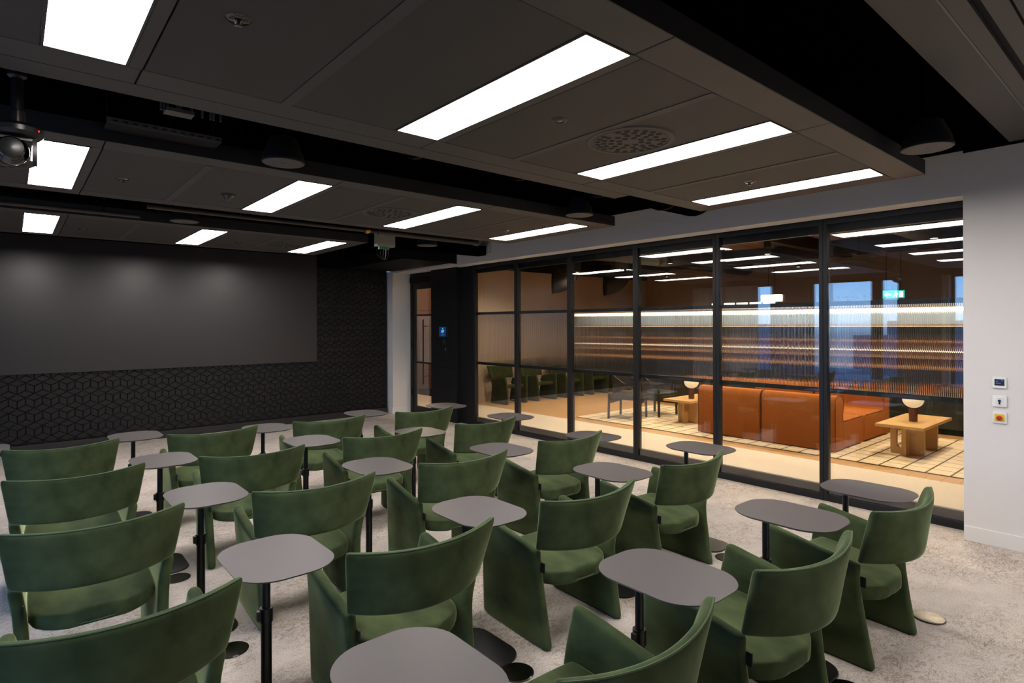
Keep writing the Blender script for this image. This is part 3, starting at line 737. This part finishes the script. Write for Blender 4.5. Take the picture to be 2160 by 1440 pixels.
def build_chair(ch, mm, mp_):
    t_ = thing('armchair', '', 'chair')
    obj('seat', ch[3], t_); obj('backrest', ch[2], t_); obj('side_panel', ch[0], t_); obj('side_panel', ch[1], t_)
    P = ch[4]
    rim = [P(lerp(-.96, .96, k / 24), 1, .012) for k in range(25)]
    obj('piping', MB().tube([(a, b, c - .0025) for a, b, c in rim], .0035, 6), t_, mp_, smooth=True)
    rows = [(.42, .243), (.30, .244)]
    arc = [(.242 * math.cos(q) * (1 - .04 * math.sin(q)), .155 - .148 * math.sin(q) ** 1.2) for q in [math.pi * k_ / 24 for k_ in range(25)]]
    zr = lambda y: .350 + .042 * (y - .01) / .47 - .048
    sl = [(w, y, zr(y)) for y, w in rows] + [(a_, b_, zr(b_)) for a_, b_ in arc] + [(-w, y, zr(y)) for y, w in rows[::-1]]
    obj('seat_piping', MB().tube(sl, .0035, 6), t_, mp_, smooth=True)
    for s_ in (-1, 1): obj('glide', MB().box(s_ * .256 - .016, s_ * .256 + .016, .03, .52, 0, .008), t_, M_bmetal)
    obj('label_tag', MB().box(-.262, -.256, .040, .072, .375, .425), t_, M_tag)
    return t_
proto = build_chair(CH, M_velvet, M_pipe)
ROWN = ['in the row closest to the screen', 'in the second row from the screen', 'in the third row from the screen', 'in the fourth row from the screen', 'in the rearmost row']
COLN = ['in the file next to the glass', 'in the second file from the glass', 'in the third file from the glass', 'in the fourth file from the glass']
SEATS = [(.281, 5.365, -1, 0, 3), (1.263, 5.271, -1, 0, 2), (2.23, 5.21, -3, 0, 1), (3.205, 5.135, -1, 0, 0),
         (.292, 4.30, -1, 1, 3), (1.262, 4.216, -5, 1, 2), (2.25, 4.22, -3, 1, 1), (3.235, 4.16, -.5, 1, 0),
         (.292, 3.204, -.5, 2, 3), (1.272, 3.156, -2.6, 2, 2), (2.245, 3.119, -3.5, 2, 1), (3.272, 3.147, -1.2, 2, 0),
         (.253, 2.145, -2, 3, 3), (1.286, 2.071, -2.6, 3, 2), (2.278, 2.064, -2.6, 3, 1), (3.325, 2.118, -1, 3, 0),
         (1.327, 1.014, -.5, 4, 2), (2.292, .983, -5, 4, 1), (3.304, .951, -3.6, 4, 0)]
COLN = [c_.replace('in the ', '') for c_ in COLN]
for k, (x, y, a, r_, c_) in enumerate(SEATS):
    t_ = proto if k == 0 else copy_tree(proto)
    t_.location = (x, y, 0); t_.rotation_euler = (0, 0, math.radians(a))
    t_['label'] = f'green velvet armchair {ROWN[r_]}, {COLN[c_]}'; t_['group'] = 'green armchairs in rows facing the screen'

# ================================================================== SIDE TABLES
def top_mesh():
    m_ = MB(); o_ = rrect(.368, .470, .135, 9, bulge=.016); n = len(o_)
    for sc, z in ((.93, -.012), (.985, -.006), (1, -.002), (.998, 0)):
        m_.v += [(x * sc, y * sc, .700 + z) for x, y in o_]
    for j in range(3):
        for k in range(n): l = (k + 1) % n; m_.f.append((j * n + k, j * n + l, (j + 1) * n + l, (j + 1) * n + k))
    m_.f.append(tuple(range(n))[::-1]); m_.f.append(tuple(range(3 * n, 4 * n))); return m_.mesh('tabletop', M_top, True)
def build_table():
    t_ = thing('side_table', '', 'table'); py = .12
    obj('tabletop', top_mesh(), t_)
    obj('upper_pole', MB().lathe([(.0165, .40), (.0165, .688)], (0, py, 0), 16), t_, M_bmetal, smooth=True)
    obj('lower_pole', MB().lathe([(.0215, .012), (.0215, .44)], (0, py, 0), 16), t_, M_bmetal, smooth=True)
    cl = obj('collar', MB().lathe([(.0175, .452), (.026, .452), (.026, .395), (.0216, .392)], (0, py, 0), 18, caps=False), t_, M_bmetal, smooth=True)
    obj('lever', MB().box(-.038, -.022, py - .012, py + .012, .405, .445), cl, M_bmetal, bevel=.002)
    b_ = MB(); o_ = rrect(.26, .38, .09, 8, bulge=.03); n = len(o_)
    for sc, z in ((1, 0), (1, .004), (.985, .009), (.7, .012)): b_.v += [(x * sc, y * sc, z) for x, y in o_]
    for j in range(3):
        for k in range(n): l = (k + 1) % n; b_.f.append((j * n + k, j * n + l, (j + 1) * n + l, (j + 1) * n + k))
    b_.f.append(tuple(range(n))[::-1]); b_.f.append(tuple(range(3 * n, 4 * n)))
    obj('base', b_, t_, M_bmetal, smooth=True)
    return t_
tproto = build_table()
TABS = [(-.20, 5.88, 0, 4, .70), (.785, 5.78, 0, 3, .70), (1.75, 5.45, 0, 2, .70), (2.82, 5.66, 0, 1, .70), (3.77, 5.57, 0, 0, .70),
        (.79, 4.62, 1, 3, .715), (1.82, 4.60, 1, 2, .705), (2.68, 4.355, 1, 1, .665), (3.81, 4.48, 1, 0, .70),
        (.805, 3.52, 2, 3, .705), (1.82, 3.49, 2, 2, .705), (2.75, 3.34, 2, 1, .695), (3.65, 3.24, 2, 0, .65),
        (.80, 2.39, 3, 3, .705), (1.76, 2.315, 3, 2, .695), (2.86, 2.38, 3, 1, .705), (3.90, 2.40, 3, 0, .705),
        (.81, 1.33, 4, 3, .705), (1.83, 1.27, 4, 2, .705), (2.86, 1.275, 4, 1, .71), (3.60, 1.18, 4, 0, .645)]
TCOL = ['file next to the glass', 'second file from the glass', 'third file from the glass', 'fourth file from the glass', 'cut by the frame edge']
for k, (x, y, r_, c_, zt) in enumerate(TABS):
    t_ = tproto if k == 0 else copy_tree(tproto)
    sc_ = (CAMZ - zt) / .92; t_.location = (x * sc_, y * sc_, 0)      # (x, y) were read off a plane .70 m up
    for ch_ in t_.children:
        if ch_.name.startswith(('tabletop', 'upper_pole', 'collar')): ch_.location.z = zt - .70
        if ch_.name.startswith('lower_pole'): ch_.scale.z = (.44 + zt - .70) / .44
    t_['label'] = f'dark grey pedestal table {ROWN[r_]}, {TCOL[c_]}'; t_['group'] = 'dark grey pedestal tables beside the armchairs'

# steel floor boxes
DISCS = [(1.783, 2.055, 'beside the black base in the fourth row, foreground middle'), (3.828, .955, 'behind the rearmost chair by the white wall'), (.83, 3.13, 'beside the left pedestal table of the third row'),
         (.80, 4.25, 'beside the left pedestal table of the second row'), (3.76, 2.11, 'behind the fourth-row chair next to the glass'), (2.80, 1.0, 'behind the middle chair of the rearmost row'), (.81, 2.03, 'beside the left pedestal table of the fourth row')]
dm = None
for x, y, w_ in DISCS:
    t_ = thing('floor_box', f'round brushed steel floor box {w_}', 'floor socket', (x, y, 0), 0, 'steel floor boxes in the carpet')
    if dm is None:
        m_ = MB(); NF = 22
        for q in range(NF):
            a0, a1 = 2 * math.pi * q / NF, 2 * math.pi * (q + 1) / NF; t0 = .0011 * math.sin(q * 2.4); t1 = .0011 * math.sin(q * 4.1 + 1)
            m_.poly([(0, 0, .0045), (.073 * math.cos(a0), .073 * math.sin(a0), .0040 + t0), (.073 * math.cos(a1), .073 * math.sin(a1), .0040 + t1)])
        dm = m_.mesh('cover', M_steel)
        rm = MB().lathe([(.072, .0005), (.079, .0005), (.079, .004), (.073, .0062)], (0, 0, 0), 36).mesh('rim', M_chrome)
    obj('cover', dm, t_); obj('rim', rm, t_)

# ================================================================== LOUNGE BEYOND THE GLASS
LXB = 13.2
fl = struct('floor_lounge', MB().box(XG + .08, LXB, YB - .2, 13.2, -.06, -.004), M_black)
struct('floor_lounge_carpet', MB().box(XG + .08, 7.24, YB, 13.0, -.004, 0), M_carpet2)
PL = MB().box(0, 1.196, 0, .147, -.004, 0).mesh('plank', M_woodf)
rp = random.Random(5); n_ = 0; restp = MB()
yy = -.4; row = 0
while yy < 9.7:
    xx = 7.245 - (row * .43 % 1.2)
    while xx < LXB:
        x0 = max(xx, 7.245)
        vis = (x0 < 10.6 and yy > .9)
        if x0 == xx and vis and n_ < 230: obj('plank', PL, fl, loc=(xx, yy, rp.uniform(-.0006, .0006))); n_ += 1
        else: restp.box(x0, min(xx + 1.196, LXB), yy, yy + .147, -.004, 0)
        xx += 1.2
    yy += .15; row += 1
restp.box(7.245, LXB, YB, -.4, -.004, 0)
o = obj('plank_field', restp, fl, M_woodf); o['kind'] = 'stuff'
wlf = struct('wall_lounge_front', MB().box(6.9, LXB + .2, YF, YF + .2, 0, 2.80), M_beige)
struct('baseboard_lounge', MB().box(6.9, LXB, YF - .014, YF, 0, .12), M_beige, bevel=.002)
struct('wall_lounge_top', MB().box(5.75, LXB + .2, YF + .01, YF + .2, 2.80, 3.35), M_black)
struct('wall_lounge_back', MB().box(LXB, LXB + .2, YB, YF + .2, 0, 2.45).box(LXB, LXB + .2, YB, YF + .2, 2.45, 3.4), M_beige)
struct('wall_lounge_near', MB().box(XG + .1, LXB + .2, YB - .2, YB, 0, 3.4), M_beige)
wc = struct('wall_corridor', MB().box(5.6, 8.2, 12.8, 13.0, 0, 3.3).box(8.1, 8.3, YF + .2, 12.8, 0, 3.3), M_brownp)
obj('wood_panel', MB().box(5.9, 6.95, 12.77, 12.8, 0, 1.98), wc, M_brownp, bevel=.004); obj('wood_panel', MB().box(5.9, 8.1, 12.77, 12.8, 2.0, 3.2), wc, M_brownp, bevel=.004)
obj('wood_panel', MB().box(6.97, 8.1, 12.77, 12.8, 0, 1.98), wc, M_brownp, bevel=.004)
struct('wall_corridor_side', MB().box(5.52, 5.76, YF + .2, 13.0, 0, 3.3), M_beige)
mb = MB(); prof = []; yv = YB - .2
while yv < 13.1:
    prof += [(yv, 3.22), (yv + .10, 3.22), (yv + .115, 3.26), (yv + .19, 3.26), (yv + .205, 3.22)]; yv += .205
mb.prism(prof + [(yv, 3.38), (YB - .2, 3.38)], 'x', XG + .3, LXB + .2)
struct('ceiling_lounge', mb, M_lceil)
struct('beam_lounge', MB().box(XW + .36, 6.3, YB, 13.0, 2.62, 3.35), M_black)       # dark margin beam above the glass
for k, xx in enumerate((7.9, 12.0)):
    struct('beam_lounge', MB().box(xx, xx + .22, YB, YF, 2.95, 3.22), M_rside)
for yb_ in (1.2, 4.6, 7.6): struct('beam_lounge', MB().box(6.3, LXB, yb_, yb_ + .16, 3.0, 3.22), M_rside)

# rug
tag(obj('rug', MB().box(0, 2.42, -5.6, 0, 0, .010), None, M_rug, loc=(7.50, 7.04, 0), bevel=.004), 'cream rug with dark hand-drawn grid lines under the orange sofa', 'rug')

# orange sofa: four modules back to back, seats joined
def sofa_module(x0, y0, y1, flip, label):
    t_ = thing('sofa_module', label, 'sofa', (x0, (y0 + y1) / 2, .008), math.pi if flip else 0, 'rust orange sofa modules'); h_ = (y1 - y0) / 2 - .004
    prof = [(0, .015), (0, .60), (.010, .66), (.045, .697), (.12, .703), (.20, .695), (.245, .655), (.262, .60), (.258, .54), (.235, .47), (.232, .40), (.25, .365)]
    rows = [[(x, s_ * h_, z) for x, z in prof] for s_ in (-1, -.97, 0, .97, 1)]
    back = prof + [(.25, .015)]
    m_ = MB().prism(back, 'y', -h_, h_); obj('backrest', m_, t_, M_orange, smooth=True, bevel=.012, seg=3)
    obj('seat', MB().box(.254, .965, -h_, h_, .015, .375), t_, M_orange, smooth=True, bevel=.035, seg=4)
    obj('foot', MB().box(.1, .9, -h_ + .06, h_ - .06, 0, .016), t_, M_black)
    for s_ in (-1, 1):
        ln = [(x, s_ * (h_ - .002), z) for x, z in back[:-1]]; obj('piping', MB().tube(ln, .005, 6), t_, M_seam)
        obj('seat_piping', MB().tube([(.26, s_ * (h_ - .006), .366), (.94, s_ * (h_ - .006), .368)], .004, 6), t_, M_seam)
for a, b, nm in ((2.905, 3.862, 'nearer the white wall'), (3.870, 4.830, 'nearer the black armchairs')):
    sofa_module(7.785, a, b, False, f'rust orange sofa module with its back to the glass, {nm}')
    sofa_module(9.765, a, b, True, f'rust orange sofa module facing the glass behind the other row, {nm}')

def coffee_table(x, y, label):
    t_ = thing('coffee_table', label, 'table', (x, y, .014))
    obj('tabletop', MB().box(-.60, .60, -.255, .255, .35, .386), t_, M_wood, bevel=.003)
    for s_ in (-1, 1):
        x0 = s_ * .27
        obj('leg', MB().box(x0 - .15, x0 + .15, -.024, .024, 0, .35), t_, M_wood, bevel=.002)
        # slab with an oval opening
        w_, hh = .36, .35; cx_ = 0.; ov = [(cx_ + .075 + .038 * math.cos(a), .19 + (.075 if math.sin(a) > 0 else -.075) + .042 * math.sin(a)) for a in [2 * math.pi * k / 24 for k in range(24)]]
        ring = []
        for k in range(24):
            a = 2 * math.pi * k / 24; dx, dz = math.cos(a), math.sin(a); s2 = min((w_ / 2) / max(1e-6, abs(dx)), (hh / 2) / max(1e-6, abs(dz))); ring.append((cx_ + dx * s2, hh / 2 + dz * s2))
        m_ = MB()
        for yv in (-.022, .022):
            m_.v += [(x0 + yv, p[0], p[1]) for p in ring] + [(x0 + yv, p[0], p[1]) for p in ov]
        for k in range(24):
            l = (k + 1) % 24
            m_.f += [(k, l, 24 + l, 24 + k), (48 + k, 72 + k, 72 + l, 48 + l), (k, 48 + k, 48 + l, l), (24 + k, 24 + l, 72 + l, 72 + k)]
        obj('leg', m_, t_, M_wood)
def table_lamp(x, y, z, label):
    t_ = thing('table_lamp', label, 'lamp', (x, y, z))
    obj('marble_base', MB().lathe([(.045, 0), (.047, .004), (.047, .17), (.045, .174)], (0, 0, 0), 24), t_, M_marble, smooth=True)
    pr = [(.03, .172)] + [(.115 * math.sin(math.radians(a)), .275 - .105 * math.cos(math.radians(a))) for a in range(15, 166, 15)] + [(.002, .38)]
    obj('globe', MB().lathe(pr, (0, 0, 0), 28), t_, M_lamp, smooth=True)
coffee_table(8.64, 2.30, 'oak coffee table with slab legs right of the orange sofa')
coffee_table(8.72, 5.42, 'oak coffee table left of the orange sofa by the black armchairs')
table_lamp(8.52, 2.28, .4, 'globe table lamp with red marble base on the right coffee table')
table_lamp(8.45, 5.36, .4, 'globe table lamp with red marble base on the left coffee table')

# black lounge armchairs
def black_chair(x, y, rz, label):
    t_ = thing('lounge_armchair', label, 'chair', (x, y, .014), rz, 'black leather lounge armchairs')
    rows = [(.27, .25), (.22, .265), (-.1, .27), (-.24, .25), (-.27, .23)]
    C = [-1, -.9, 0, .9, 1]
    v, f = slab_grid([[(w * c, y_, .42) for c in C] for y_, w in rows], [[(w * c, y_, .33) for c in C] for y_, w in rows])
    obj('seat', subsurf('seat', v, f, M_leather), t_)
    U = [-1, -.95, -.6, -.2, .2, .6, .95, 1]; V = [0, .1, .5, .9, 1]
    def P(u, t, off):
        a = u * math.radians(105); hgt = lerp(.62, .80, max(0, math.cos(a)) ** .7); r_ = .31 + .02 * t - off
        return (r_ * math.sin(a), -r_ * .92 * math.cos(a) + .02, lerp(.40 if abs(u) < .6 else .50, hgt, t))
    v, f = slab_grid([[P(u, t, 0) for u in U] for t in V], [[P(u, t, .03) for u in U] for t in V])
    obj('shell_back', subsurf('shell_back', v, f, M_leather), t_)
    for sx in (-1, 1):
        for sy in (-1, 1): obj('leg', MB().tube([(sx * .25, sy * .24, 0), (sx * .245, sy * .23, .5 if sy > 0 else .42)], .022, 8), t_, M_bmetal)
    obj('stretcher', MB().box(-.25, .25, -.245, -.215, .26, .33).box(-.25, .25, .215, .245, .26, .33), t_, M_bmetal)
black_chair(8.06, 6.36, math.radians(-165), 'black leather armchair with its leg at the rug corner')
black_chair(8.76, 6.26, math.radians(178), 'black leather armchair tucked behind the left coffee table')

# row of green chairs along the beige wall
ch2 = [m_.copy() for m_ in CH[:4]]
for m_ in ch2: m_.materials.clear(); m_.materials.append(M_velvet_d)
p2 = build_chair((*ch2, CH[4]), M_velvet_d, M_velvet_d)
WN = ['nearest the glass partition', 'second from the glass', 'third from the glass', 'fourth from the glass', 'fifth from the glass', 'farthest into the lounge']
for k in range(6):
    t_ = p2 if k == 0 else copy_tree(p2)
    t_.location = (7.84 + .86 * k, 9.54, 0); t_.rotation_euler = (0, 0, math.pi)
    t_['label'] = f'olive green armchair against the beige lounge wall, {WN[k]}'; t_['group'] = 'green armchairs along the lounge wall'

tag(obj('wall_socket', MB().box(0, .09, -.012, 0, 0, .09), None, M_dark, loc=(7.28, YF, .40), bevel=.003), 'black wall socket low on the beige wall beside the olive chairs', 'socket')

# bar / shelving unit with LED strips
BX = 10.25
t_ = thing('bar_unit', 'long dark shelving bar with warm light strips behind the fluted glass', 'shelving', (BX, 3.2, 0)); L = 4.6
obj('plinth', MB().box(.05, .5, -L, L, 0, .08), t_, M_black)
nb = 14
for k in range(nb):
    a = -L + 2 * L * k / nb; b = a + 2 * L / nb
    c_ = obj('cabinet_door', MB().box(0, .02, a + .004, b - .004, .09, .93), t_, M_dark, bevel=.002, seg=1)
    obj('handle', MB().box(-.012, 0, b - .05, b - .035, .35, .75), c_, M_rside)
obj('cabinet_body', MB().box(.021, .5, -L, L, .08, .94), t_, M_black)
obj('worktop', MB().box(-.02, .52, -L, L, .94, .975), t_, M_bwood, bevel=.002)
obj('back_panel', MB().box(.50, .53, -L, L, .975, 1.36), t_, M_bwood)
obj('back_panel', MB().box(.50, .53, -L, L, 1.605, 1.98), t_, M_bshelf); obj('moss_panel', MB().box(.50, .53, -L, L, 1.36, 1.605), t_, M_moss)
for z, w_ in ((1.10, .30), (1.33, .34), (1.58, .30), (1.86, .36)): obj('shelf', MB().box(.50 - w_, .50, -L, L, z, z + .025), t_, M_bwood, bevel=.002)
for k in range(8):
    a = -L + 2 * L * k / 7 * .998; obj('upright', MB().box(.14, .17, a, a + .02, .975, 1.98), t_, M_black)
obj('light_strip', MB().box(.15, .19, -L, L, 1.80, 1.856), t_, M_led)
obj('light_strip', MB().box(.205, .212, -L, L, 1.574, 1.581), t_, M_led2)
obj('light_strip', MB().box(.20, .23, -L, L, 1.195, 1.21), t_, M_led2)
obj('light_strip', MB().box(.215, .222, -L, L, 1.098, 1.104), t_, M_led2)
for k in range(5):
    t2 = thing('lit_sign_box', f'small glowing light box on top of the bar, {["first", "second", "third", "fourth", "fifth"][k]} from the black armchair side', 'light box', (BX + .3, 6.1 - .26 * k, 1.885), 0, 'row of light boxes on the bar')
    obj('face', MB().box(-.03, .03, -.11, .11, .02, .14), t2, M_lbox); obj('casing', MB().box(-.026, .04, -.12, .12, 0, .15), t2, M_black)
rl = random.Random(11)
def plant(x, y, z, label, sc=1.0):
    t_ = thing('potted_plant', label, 'plant', (x, y, z), 0, 'green plants on the bar shelves')
    obj('pot', MB().lathe([(.05, 0), (.065, .09), (.058, .09), (.055, .075)], (0, 0, 0), 16), t_, M_pot, smooth=True)
    m_ = MB()
    for k in range(70):
        a = rl.uniform(0, 6.28); r_ = rl.uniform(.02, .22) * sc; c = Vector((r_ * math.cos(a) * .6, r_ * math.sin(a) * 1.6, .08 + rl.uniform(0, .13)))
        d1 = Vector((rl.uniform(-1, 1), rl.uniform(-1, 1), rl.uniform(-.4, .8))).normalized() * .035; d2 = d1.cross(Vector((0, .3, 1))).normalized() * .014
        m_.poly([c - d1, c + d2, c + d1, c - d2])
    o_ = obj('foliage', m_, t_, M_leaf); o_['kind'] = 'stuff'
for k in range(14): plant(BX + .33, 7.3 - .62 * k, 1.355, 'small leafy green plant on the middle bar shelf, blurred by fluted glass')
for k, yy in enumerate((3.55, 3.95)): plant(BX + .33, yy, 1.885, ['leafy plant on top of the bar right of the green exit sign', 'leafy plant on top of the bar left of the green exit sign'][k], 1.1)

# exit sign
t_ = thing('exit_sign', 'small green and white running man exit sign hanging far back in the lounge', 'sign', (BX + .7, 3.20, 2.035), math.radians(20))
obj('face', MB().box(-.012, .012, -.15, .15, 0, .125), t_, M_exitg)
obj('pictogram', MB().box(-.0135, -.0125, -.13, -.075, .015, .11).prism([(.13, .06), (.085, .10), (.085, .075), (.03, .075), (.03, .045), (.085, .045), (.085, .02)], 'x', -.0135, -.0125)
    .lathe([(.001, -.0136), (.011, -.0136), (.011, -.0125)], (0, -.03, .10), 10, axis='x').prism([(-.02, .085), (-.05, .088), (-.065, .06), (-.045, .055), (-.05, .015), (-.035, .015), (-.025, .045), (.0, .02), (.012, .03), (-.012, .06)], 'x', -.0135, -.0125), t_, M_exitw)
obj('hanger', MB().tube([(0, -.1, .125), (0, -.1, 1.19)], .004, 6).tube([(0, .1, .125), (0, .1, 1.19)], .004, 6), t_, M_black)
# pendant lit box
t_ = thing('pendant_lamp', 'glowing rectangular pendant lamp above the bar', 'lamp', (BX + .1, 4.93, 2.02))
obj('shade', MB().prism(rrect(.16, .34, .03), 'z', 0, .12), t_, M_lbox); obj('rod', MB().tube([(0, -.06, .12), (0, -.06, 1.2)], .005, 6).tube([(0, .06, .12), (0, .06, 1.2)], .005, 6), t_, M_black)

# lounge ceiling services and lamps
def duct_elbow(x, y, label):
    t_ = thing('duct_elbow', label, 'duct', (x, y, 2.58), math.radians(-42)); m_ = MB(); N = 10; seg = 24; i0 = 0
    for k in range(N + 1):
        a = math.radians(90 * k / N); cxr, czr = .36 * (1 - math.cos(a)), -.36 * math.sin(a) * -1
        cpt = Vector((-.36 + .36 * math.cos(a), 0, .05 - .36 * math.sin(a) + .36 - .1)); t = Vector((-math.sin(a), 0, -math.cos(a))); nrm = Vector((math.cos(a), 0, -math.sin(a)))
        for q in range(seg):
            w = 2 * math.pi * q / seg; p = cpt + nrm * .23 * math.cos(w) + Vector((0, 1, 0)) * .23 * math.sin(w); m_.v.append(tuple(p))
    for k in range(N):
        for q in range(seg):
            l = (q + 1) % seg; m_.f.append((k * seg + q, k * seg + l, (k + 1) * seg + l, (k + 1) * seg + q))
    m_.f.append(tuple(range(seg))); m_.f.append(tuple(N * seg + q for q in range(seg))[::-1])
    obj('elbow', m_, t_, M_rside, smooth=True); obj('riser', MB().lathe([(.23, .30), (.23, .60)], (0, 0, 0), 24), t_, M_rside, smooth=True)
    obj('mouth_ring', MB().lathe([(.23, -.40), (.245, -.40), (.245, -.36), (.23, -.36)], (0, 0, -.05), 24, axis='x', caps=False), t_, M_black, smooth=True)
duct_elbow(9.25, 8.85, 'black duct elbow before the beige wall, nearer the door')
duct_elbow(10.75, 8.65, 'black duct elbow before the beige wall, farther from the door')
def run(y, x0, x1, r_, z, label, nm='air_duct'):
    t_ = thing(nm, label, 'duct', (0, y, z)); obj('pipe', MB().lathe([(r_, x0), (r_, x1)], (0, 0, 0), 20, axis='x'), t_, M_rside, smooth=True)
    for xx in (x0 + .4, (x0 + x1) / 2, x1 - .4): obj('hanger', MB().lathe([(.005, r_ * .9), (.005, 3.22 - z)], (xx, 0, 0), 6), t_, M_black)
run(6.7, 7.0, 12.8, .2, 2.93, 'thick dark duct crossing the lounge ceiling, nearest the beige wall')
run(2.6, 7.0, 12.8, .16, 2.98, 'thinner dark duct crossing the lounge ceiling near the white wall end')
t_ = thing('cable_basket', 'dark cable basket with rungs along the lounge ceiling', 'cable tray', (9.6, 3.2, 2.66))
obj('side_rail', MB().box(-.15, -.14, -5, 5, 0, .05), t_, M_rside); obj('side_rail', MB().box(.14, .15, -5, 5, 0, .05), t_, M_rside)
for k in range(26): obj('rung', MB().box(-.14, .14, -4.95 + k * .39, -4.93 + k * .39, 0, .015), t_, M_rside)
for yv in (-4, 0, 4): obj('hanger', MB().box(-.15, -.14, yv, yv + .01, .05, .56), t_, M_black)
cans = [(7.35, 1.9), (7.35, 4.2), (7.35, 6.2), (7.35, 8.6), (9.1, 2.2), (9.1, 4.4), (9.1, 6.2), (9.1, 8.5), (11.6, 2.0), (11.6, 5.0), (11.6, 8.0)]
LD = ['glass side', 'sofa line', 'bar side']; seen_ = {}
for k, (x, y) in enumerate(cans):
    row_ = LD[0 if x < 8 else 1 if x < 10 else 2]; seen_[row_] = seen_.get(row_, 0) + 1
    t_ = thing('can_downlight', f'black cylinder downlight of the lounge, {row_}, {["first", "second", "third", "fourth"][seen_[row_] - 1]} from the white wall', 'light fitting', (x, y, 2.72), 0, 'cylinder downlights of the lounge')
    obj('can', MB().lathe([(.048, .002), (.055, 0), (.055, .22), (.05, .225)], (0, 0, 0), 20, caps=False), t_, M_spkbody, smooth=True)
    obj('lens', MB().lathe([(.001, .006), (.048, .007), (.048, .012)], (0, 0, 0), 20), t_, M_spotface)
    obj('cap', MB().lathe([(.05, .22), (.02, .226)], (0, 0, 0), 20), t_, M_spkbody); obj('rod', MB().lathe([(.006, .226), (.006, .5)], (0, 0, 0), 6), t_, M_black)
    ld = bpy.data.lights.new('lamp', 'SPOT'); ld.energy = (150 if x < 10 else 70) * (.45 if y > 8.2 else 1) * LOUNGE_W; ld.color = (1, .78, .52); ld.spot_size = math.radians(150); ld.spot_blend = .6; ld.shadow_soft_size = .05
    lo = bpy.data.objects.new('lamp', ld); COL.objects.link(lo); lo.parent = t_; lo.location = (0, 0, -.01)
# corridor lamp, a bare point light without a fitting
ld = bpy.data.lights.new('corridor_lamp', 'POINT'); ld.energy = 60 * LOUNGE_W; ld.color = (1, .78, .52); ld.shadow_soft_size = .1
lo = bpy.data.objects.new('corridor_lamp', ld); COL.objects.link(lo); lo.location = (6.9, 11.3, 2.5)
